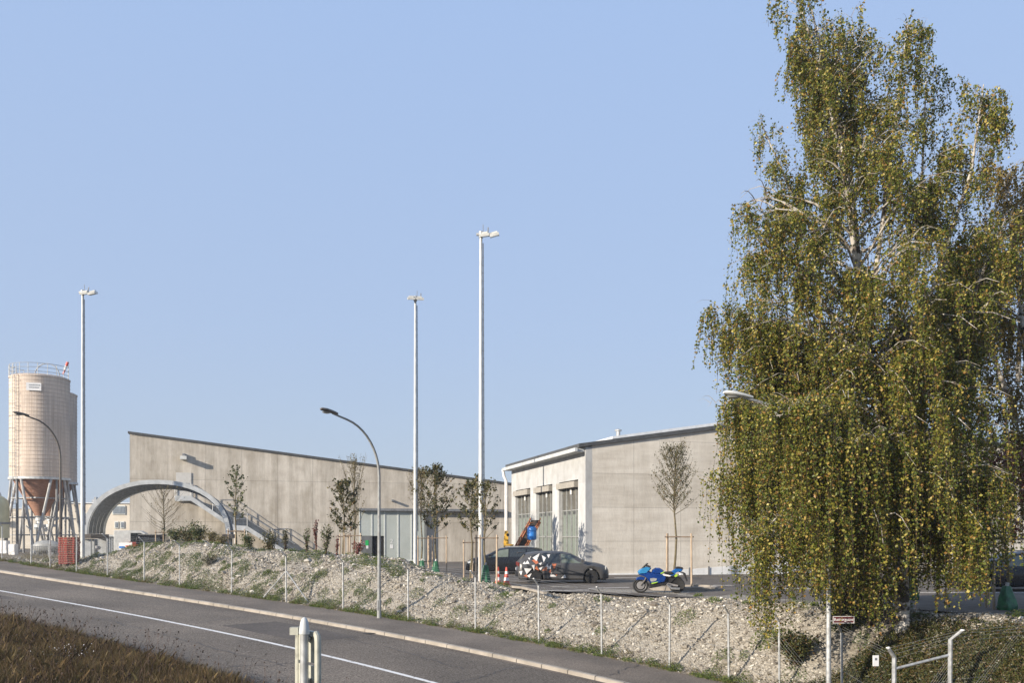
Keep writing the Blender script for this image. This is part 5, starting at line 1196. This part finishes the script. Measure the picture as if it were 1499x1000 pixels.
# dry meadow bank on the camera side
def blades(name, N, seed, m, label, hmin, hmax, wdt, xr, yr, vmin=11.75, head=False):
    rg = np.random.default_rng(seed); X = rg.uniform(*xr, N); Y = rg.uniform(*yr, N); U, V = uv_of(X, Y)
    col = 749.5 + F * X / Y; k = (V > vmin + .3 * np.sin(X * 3 + Y) + rg.exponential(.25, N)) & (col > -80) & (col < 760); X, Y, V = X[k], Y[k], V[k]; n = len(X); Z = ground(X, Y)
    cl = .75 + .5 * (.5 + .5 * np.sin(X * 1.7 + Y * .9) * np.sin(X * .6 - Y * 1.9)); edge = np.clip((V - vmin) / 1.2, .35, 1)
    h = rg.uniform(hmin, hmax, n) * cl * edge; a = rg.uniform(0, 6.28, n); wv = wdt * rg.uniform(.6, 1.4, n)
    lx, ly = rg.normal(size=(2, n)) * .24; base = np.stack([X, Y, Z - .03], 1); side_ = np.stack([np.cos(a), np.sin(a), 0 * a], 1) * wv[:, None] / 2
    mid = base + np.stack([lx * h * .5, ly * h * .5, h * .6], 1); tip = base + np.stack([lx * h * 1.6 + .02, ly * h * 1.6, h], 1)
    if head:
        T = leaf_quads(tip + rg.normal(size=(n, 3)) * .01, .045, rg, 0, .8); T2 = leaf_quads(tip + [0, 0, -.03], .04, rg, 0, .8)
        tag(npmesh(name, np.concatenate([T, T2]), 4, 'seed_head'), label, 'seed heads', kind='stuff'); base2 = base
        sd = np.stack([np.cos(a), np.sin(a), 0 * a], 1) * .004; Q = np.stack([base - sd, base + sd, tip + sd * .5, tip - sd * .5], 1)
        return tag(npmesh('weed_stalks', Q, 4, 'twig'), 'thin dark weed stalks rising above the dry meadow grass', 'stalks', kind='stuff')
    Q = np.stack([base - side_, base + side_, mid + side_ * .7, mid - side_ * .7], 1); Tq = np.stack([mid - side_ * .7, mid + side_ * .7, tip, tip], 1)
    V_ = np.concatenate([Q, Tq[:, :, :]], 1).reshape(-1, 3)
    Vv = np.stack([base - side_, base + side_, mid + side_ * .7, tip, mid - side_ * .7], 1)
    return tag(npmesh(name, Vv.reshape(-1, 3), 5, m), label, 'grass', kind='stuff')
blades('meadow_grass', 620000, 11, 'dry_grass', 'tall brown dry meadow grass on the near bank', .18, .50, .0085, (-19, 1.5), (8, 36), vmin=11.5)
blades('seed_heads', 9000, 12, 'twig', 'dark seed heads standing above the meadow grass', .45, .95, .01, (-19, 1.5), (9, 36), vmin=11.5, head=True)
wf = []
rg = np.random.default_rng(4); q = at(105, 925, 20.5); z = gz(q.x, q.y)
Pp = np.stack([q.x + rg.normal(size=60) * .30, q.y + rg.normal(size=60) * .4, z + .5 + rg.uniform(-.15, .1, 60)], 1)
tag(npmesh('white_flowers', leaf_quads(Pp, .022, rg, 0, 1), 4, 'banner'), 'scatter of tiny white flowers in the dry meadow grass', 'flowers', kind='stuff')

# ---------------------------------------------------------------- birches
def birch(label, DD, stem_px, leaders, Lb_, Rb_, zlow, nlimb, nstr, seed, leafm='birch_leaf', depth=.42, lsize=.085, per=15, skirt=0):
    rg = np.random.default_rng(seed); stem = [at(x, y, DD) for x, y in stem_px]; stem[0].z = gz(stem[0].x, DD) - .2
    base = Vector((stem[0].x, DD, gz(stem[0].x, DD))); t = thing('birch_tree', label, 'birch tree', base)
    S = [s - base for s in stem]; n = len(S)
    MB().tube(S, [.21 * (1 - .93 * (k / (n - 1)) ** .8) + .008 for k in range(n)], 12).build('trunk', 'birch_bark', t, smooth=True)
    zs = np.array([s.z for s in stem]); xs = np.array([s.x for s in stem])
    def px2z(y): return CH - (y - YH) * DD / F
    LZ = [(px2z(y), xat(x, DD)) for y, x in Lb_][::-1]; RZ = [(px2z(y), xat(x, DD)) for y, x in Rb_][::-1]
    Lf = lambda z: np.interp(z, [a for a, b in LZ], [b for a, b in LZ]); Rf = lambda z: np.interp(z, [a for a, b in RZ], [b for a, b in RZ])
    ztop = zs.max(); mb = MB(); tips = []
    def limb(o, az, Rr, rise, droop, r0, w=1.0):
        c, s_ = math.cos(az), math.sin(az); pts = []; wob = rg.normal() * .25
        for k in range(7):
            q = k / 6; a2 = wob * q; c2, s2 = math.cos(az + a2), math.sin(az + a2)
            pts.append(o + Vector((c2 * Rr * q, s2 * Rr * q, rise * math.sin(q * 2.1) + rg.normal() * .05 - droop * q ** 2.2)))
        mb.tube(pts, [r0 * (1 - .85 * k / 6) for k in range(7)], 6); tips.append((pts, Rr * w))
        for k in range(3):
            q = rg.uniform(.3, .85); j = int(q * 6); p = pts[j].lerp(pts[min(j + 1, 6)], q * 6 - j); a2 = az + rg.uniform(.4, 1.2) * rg.choice([-1, 1]); l2 = Rr * (1 - q) * .9 + .25
            pp = [p + Vector((math.cos(a2) * l2 * w2, math.sin(a2) * l2 * w2, .4 * l2 * math.sin(w2 * 2.3) - droop * .3 * w2 ** 2)) for w2 in (0, .25, .5, .75, 1)]
            mb.tube(pp, [r0 * .45 * (1 - .8 * w2) for w2 in (0, .25, .5, .75, 1)], 4); tips.append((pp, l2 * w))
    zcap = px2z(300)
    for i in range(nlimb):
        f = (i + rg.uniform(0, 1)) / nlimb; z0 = zlow + (ztop * .93 - zlow) * f; x0 = float(np.interp(z0, zs, xs)); az = i * 2.39996 + rg.uniform(-.3, .3)
        c, s_ = math.cos(az), math.sin(az); zt_ = z0 + .5
        ext = (float(Rf(zt_)) - x0) if c > 0 else (x0 - float(Lf(zt_))); dep = depth * (float(Rf(zt_)) - float(Lf(zt_)))
        ext = max(ext, .3); Rr = 1 / math.sqrt((c / ext) ** 2 + (s_ / max(dep, .3)) ** 2) * rg.uniform(.62, 1.0)
        if z0 > zcap: Rr *= .62
        o = Vector((x0, DD, z0)) - base; rise = min(Rr * .5, 1.5) * rg.uniform(.5, 1.15); droop = rg.uniform(.1, .5) * Rr * (.55 if z0 < 7 else .35)
        limb(o, az, Rr, rise, droop, .010 + .011 * Rr)
    for i in range(skirt):               # long low branches whose twigs hang almost to the ground
        z0 = rg.uniform(zlow + .3, 8.0); x0 = float(np.interp(z0, zs, xs)); az = i * 2.39996; c, s_ = math.cos(az), math.sin(az)
        ext = (float(Rf(z0)) - x0) if c > 0 else (x0 - float(Lf(z0))); dep = depth * (float(Rf(z0)) - float(Lf(z0)))
        Rr = 1 / math.sqrt((c / max(ext, .3)) ** 2 + (s_ / dep) ** 2) * (rg.uniform(.70, .97) if c < 0 else rg.uniform(.6, .99))
        limb(Vector((x0, DD, z0)) - base, az, Rr, .9, Rr * rg.uniform(.2, .45), .012 + .010 * Rr, 1.5)
    for (path, off, R0) in leaders:      # upswept secondary leaders, each with its own small weeping crown
        L_ = [at(x, y, DD) + Vector((0, off * min(1, k / 1.5), 0)) - base for k, (x, y) in enumerate(path)]; m_ = len(L_)
        MB().tube(L_, [.075 * (1 - .9 * k / (m_ - 1)) + .006 for k in range(m_)], 8).build('leader', 'birch_limb', t, smooth=True)
        K = int(15 + R0 * 8)
        for i in range(K):
            f = .28 + .72 * (i + rg.uniform(0, 1)) / K; a = f * (m_ - 1); j = min(int(a), m_ - 2); p = L_[j].lerp(L_[j + 1], a - j)
            Rr = R0 * (1.2 - .62 * f) * rg.uniform(.5, 1.15); limb(p, i * 2.4 + rg.uniform(-.4, .4), Rr, Rr * rg.uniform(.35, .75), Rr * .3, .008 + .008 * Rr, 1.15)
    mb.build('limbs', 'birch_limb', t)
    wts = np.array([l for _, l in tips]) * rg.lognormal(0, 1.0, len(tips)); wts = wts / wts.sum(); pick = rg.choice(len(tips), nstr, p=wts)
    LP = []; tv = []
    for j in pick:
        pts, L_ = tips[j]; q = rg.uniform(.08, 1) ** .8; m_ = len(pts) - 1; a = q * m_; i0 = min(int(a), m_ - 1); p = pts[i0].lerp(pts[i0 + 1], a - i0)
        p = p + Vector(rg.normal(size=3) * .07); wx_ = p.x + base.x; wz_ = p.z + base.z
        lo, hi = float(Lf(wz_)), float(Rf(wz_))
        if wx_ < lo - .2 or wx_ > hi + .2: continue
        ln_ = (rg.uniform(.25, 1.1) if wz_ > 10 else rg.uniform(.4, 1.7) if wz_ > 6 else rg.uniform(.7, 3.6))
        col = 749.5 + F * wx_ / (p.y + base.y); zb_ = Bot(col, DD)
        if wz_ < zb_ + .2: continue
        ln_ = min(ln_, wz_ - zb_)
        out = Vector((rg.normal() * .17, rg.normal() * .17, 0)); k = 5; pl_ = []
        for w2 in range(k + 1):
            q2 = w2 / k; pl_.append(p + out * (q2 ** .6) * min(ln_, 1.2) * .8 + Vector((rg.normal() * .015, rg.normal() * .015, -ln_ * q2 ** 1.25)))
        tv.append(pl_); nl = int(per * ln_ * 2.0) + 3; qs = rg.uniform(0, 1, nl) * k
        arr = np.array([list(v) for v in pl_]); ii = np.minimum(qs.astype(int), k - 1); fr = (qs - ii)[:, None]
        LP.append(arr[ii] * (1 - fr) + arr[ii + 1] * fr + rg.normal(size=(nl, 3)) * rg.uniform(.025, .07))
    A_ = np.array([[list(v) for v in pl_] for pl_ in tv]); nS, k1, _ = A_.shape
    offs = np.array([(.004, 0, 0), (-.002, .0035, 0), (-.002, -.0035, 0)]); V = A_[:, :, None, :] + offs[None, None]; V = V.reshape(nS, k1 * 3, 3)
    fc = np.array([(i * 3 + j, i * 3 + (j + 1) % 3, (i + 1) * 3 + (j + 1) % 3, (i + 1) * 3 + j) for i in range(k1 - 1) for j in range(3)])
    npmesh('twigs', V, 4, 'twig', t, faces=(fc[None] + (np.arange(nS) * k1 * 3)[:, None, None]).reshape(-1, 4))
    LP = np.concatenate(LP); print(label[:20], 'leaves', len(LP))
    npmesh('foliage', leaf_quads(LP, lsize, rg, .35, .8), 4, leafm, t); return t
BOT = [(1000, 800), (1030, 790), (1050, 850), (1070, 925), (1105, 915), (1120, 945), (1145, 925), (1165, 880), (1200, 878), (1225, 915), (1260, 905), (1300, 925), (1330, 905), (1342, 870), (1372, 860), (1385, 900), (1410, 850), (1440, 890), (1462, 850), (1500, 840), (1600, 840)]
def Bot(col, DD): return CH - (np.interp(col, [a for a, b in BOT], [b for a, b in BOT]) - YH) * DD / F + rnd.uniform(0, .5)
Lb1 = [(-20, 1120), (20, 1118), (60, 1118), (90, 1130), (135, 1140), (155, 1108), (190, 1140), (290, 1140), (312, 1062), (350, 1068), (400, 1084), (450, 1046), (520, 1042), (600, 1054), (700, 1052), (760, 1054), (800, 1066), (850, 1074), (900, 1086), (960, 1100)]
Rb1 = [(-20, 1215), (8, 1290), (45, 1330), (80, 1388), (140, 1438), (210, 1442), (260, 1450), (400, 1470), (960, 1480)]
lead1 = [([(1290, 660), (1200, 640), (1130, 625), (1078, 632)], -3.0, .75), ([(1300, 700), (1230, 680), (1175, 670), (1135, 690)], -3.1, .85), ([(1262, 470), (1235, 300), (1200, 140), (1158, 8)], -.5, 1.15), ([(1300, 720), (1210, 660), (1120, 625), (1052, 600)], -.6, 1.1), ([(1305, 760), (1220, 730), (1130, 715), (1055, 712)], .5, 1.1), ([(1305, 790), (1230, 775), (1150, 775), (1080, 790)], -1.3, 1.0), ([(1250, 330), (1225, 200), (1200, 90), (1212, 15)], .8, 1.0), ([(1250, 330), (1250, 190), (1245, 90), (1262, 22)], .6, .8), ([(1268, 500), (1285, 300), (1298, 150), (1310, 60)], -.8, .9), ([(1290, 560), (1330, 400), (1362, 250), (1368, 98)], .5, 1.1), ([(1290, 560), (1350, 430), (1395, 270), (1412, 150)], -1.0, 1.0), ([(1262, 470), (1215, 360), (1170, 260), (1128, 165)], .8, .8), ([(1285, 590), (1200, 470), (1130, 385), (1092, 322)], -1.2, 1.15), ([(1295, 640), (1180, 560), (1110, 505), (1068, 460)], .4, 1.2), ([(1300, 650), (1380, 520), (1425, 400), (1455, 330)], -.6, 1.3)]
birch('large weeping birch filling the right of the picture, olive and yellow leaves', 24.7, [(1322, 925), (1318, 800), (1300, 650), (1266, 490), (1250, 330), (1232, 200), (1205, 90), (1188, 12)], lead1, Lb1, Rb1, 2.2, 105, 9300, 21, skirt=54, depth=.44, per=18, lsize=.070)
Lb2 = [(235, 1430), (300, 1400), (500, 1370), (960, 1380)]; Rb2 = [(235, 1490), (300, 1540), (500, 1620), (960, 1640)]
birch('second birch behind the large one at the right edge, with rustier leaves', 28.5, [(1532, 905), (1520, 700), (1495, 450), (1470, 262)], [([(1490, 560), (1500, 420), (1492, 320), (1480, 245)], .3, 1.2), ([(1490, 620), (1440, 500), (1420, 430), (1410, 380)], -.3, 1.2)], Lb2, Rb2, 3.2, 40, 1700, 22, 'birch_leaf_rust')

# ivy bank and bushes at the lower right
cl = []
for k in range(2300):
    u = rnd.uniform(24.2, 44); wv = rnd.uniform(.1, 2.7) * (min(1, (u - 24.2) / 3)); p = P(u, -wv)
    if rnd.random() < .12: continue
    cl.append((p.x, p.y, rnd.uniform(.2, .4), rnd.uniform(.15, .5), 70))
scatter_leaves('ivy_cover', cl, 'ivy', .085, 'dark ivy and bramble covering the bank at the lower right', 'ground cover', 9)
for i, (x, wv, w_, h, lab) in enumerate([(1165, 1.2, 1.3, .8, 'dark green bush at the left end of the ivy bank, left of the street lamp'), (1235, 2.3, 1.6, 1.3, 'dark green bush behind the street name plate'), (1275, 2.6, 1.8, 1.5, 'bushy dark shrub at the foot of the birch trunk'), (1445, 2.0, 1.8, 1.0, 'bramble bush behind the thick corner fence posts')]):
    u = u_at_x(min(x, 1400), -wv) if x < 1400 else 31; p = P(u, -wv); shrub(lab, p.x, p.y, w_, h, 2600, 'ivy', .085, name='bush', cat='bush', seed=60 + i, stems=22)

# ---------------------------------------------------------------- thin autumn haze over the site
HAZE = .0005
if HAZE:
    hm = bpy.data.materials.new('haze'); hm.use_nodes = True; n = hm.node_tree.nodes; n.remove(n['Principled BSDF'])
    pv = n.new('ShaderNodeVolumePrincipled'); pv.inputs['Color'].default_value = (.90, .94, 1, 1); pv.inputs['Density'].default_value = HAZE; pv.inputs['Anisotropy'].default_value = .3
    hm.node_tree.links.new(pv.outputs[0], n['Material Output'].inputs['Volume']); MT['haze'] = hm
    tag(MB().bbox((-3400, -1200, -12), (3400, 5600, 26)).build('haze', 'haze'), 'thin pale haze hanging over the whole site', 'haze', kind='stuff')
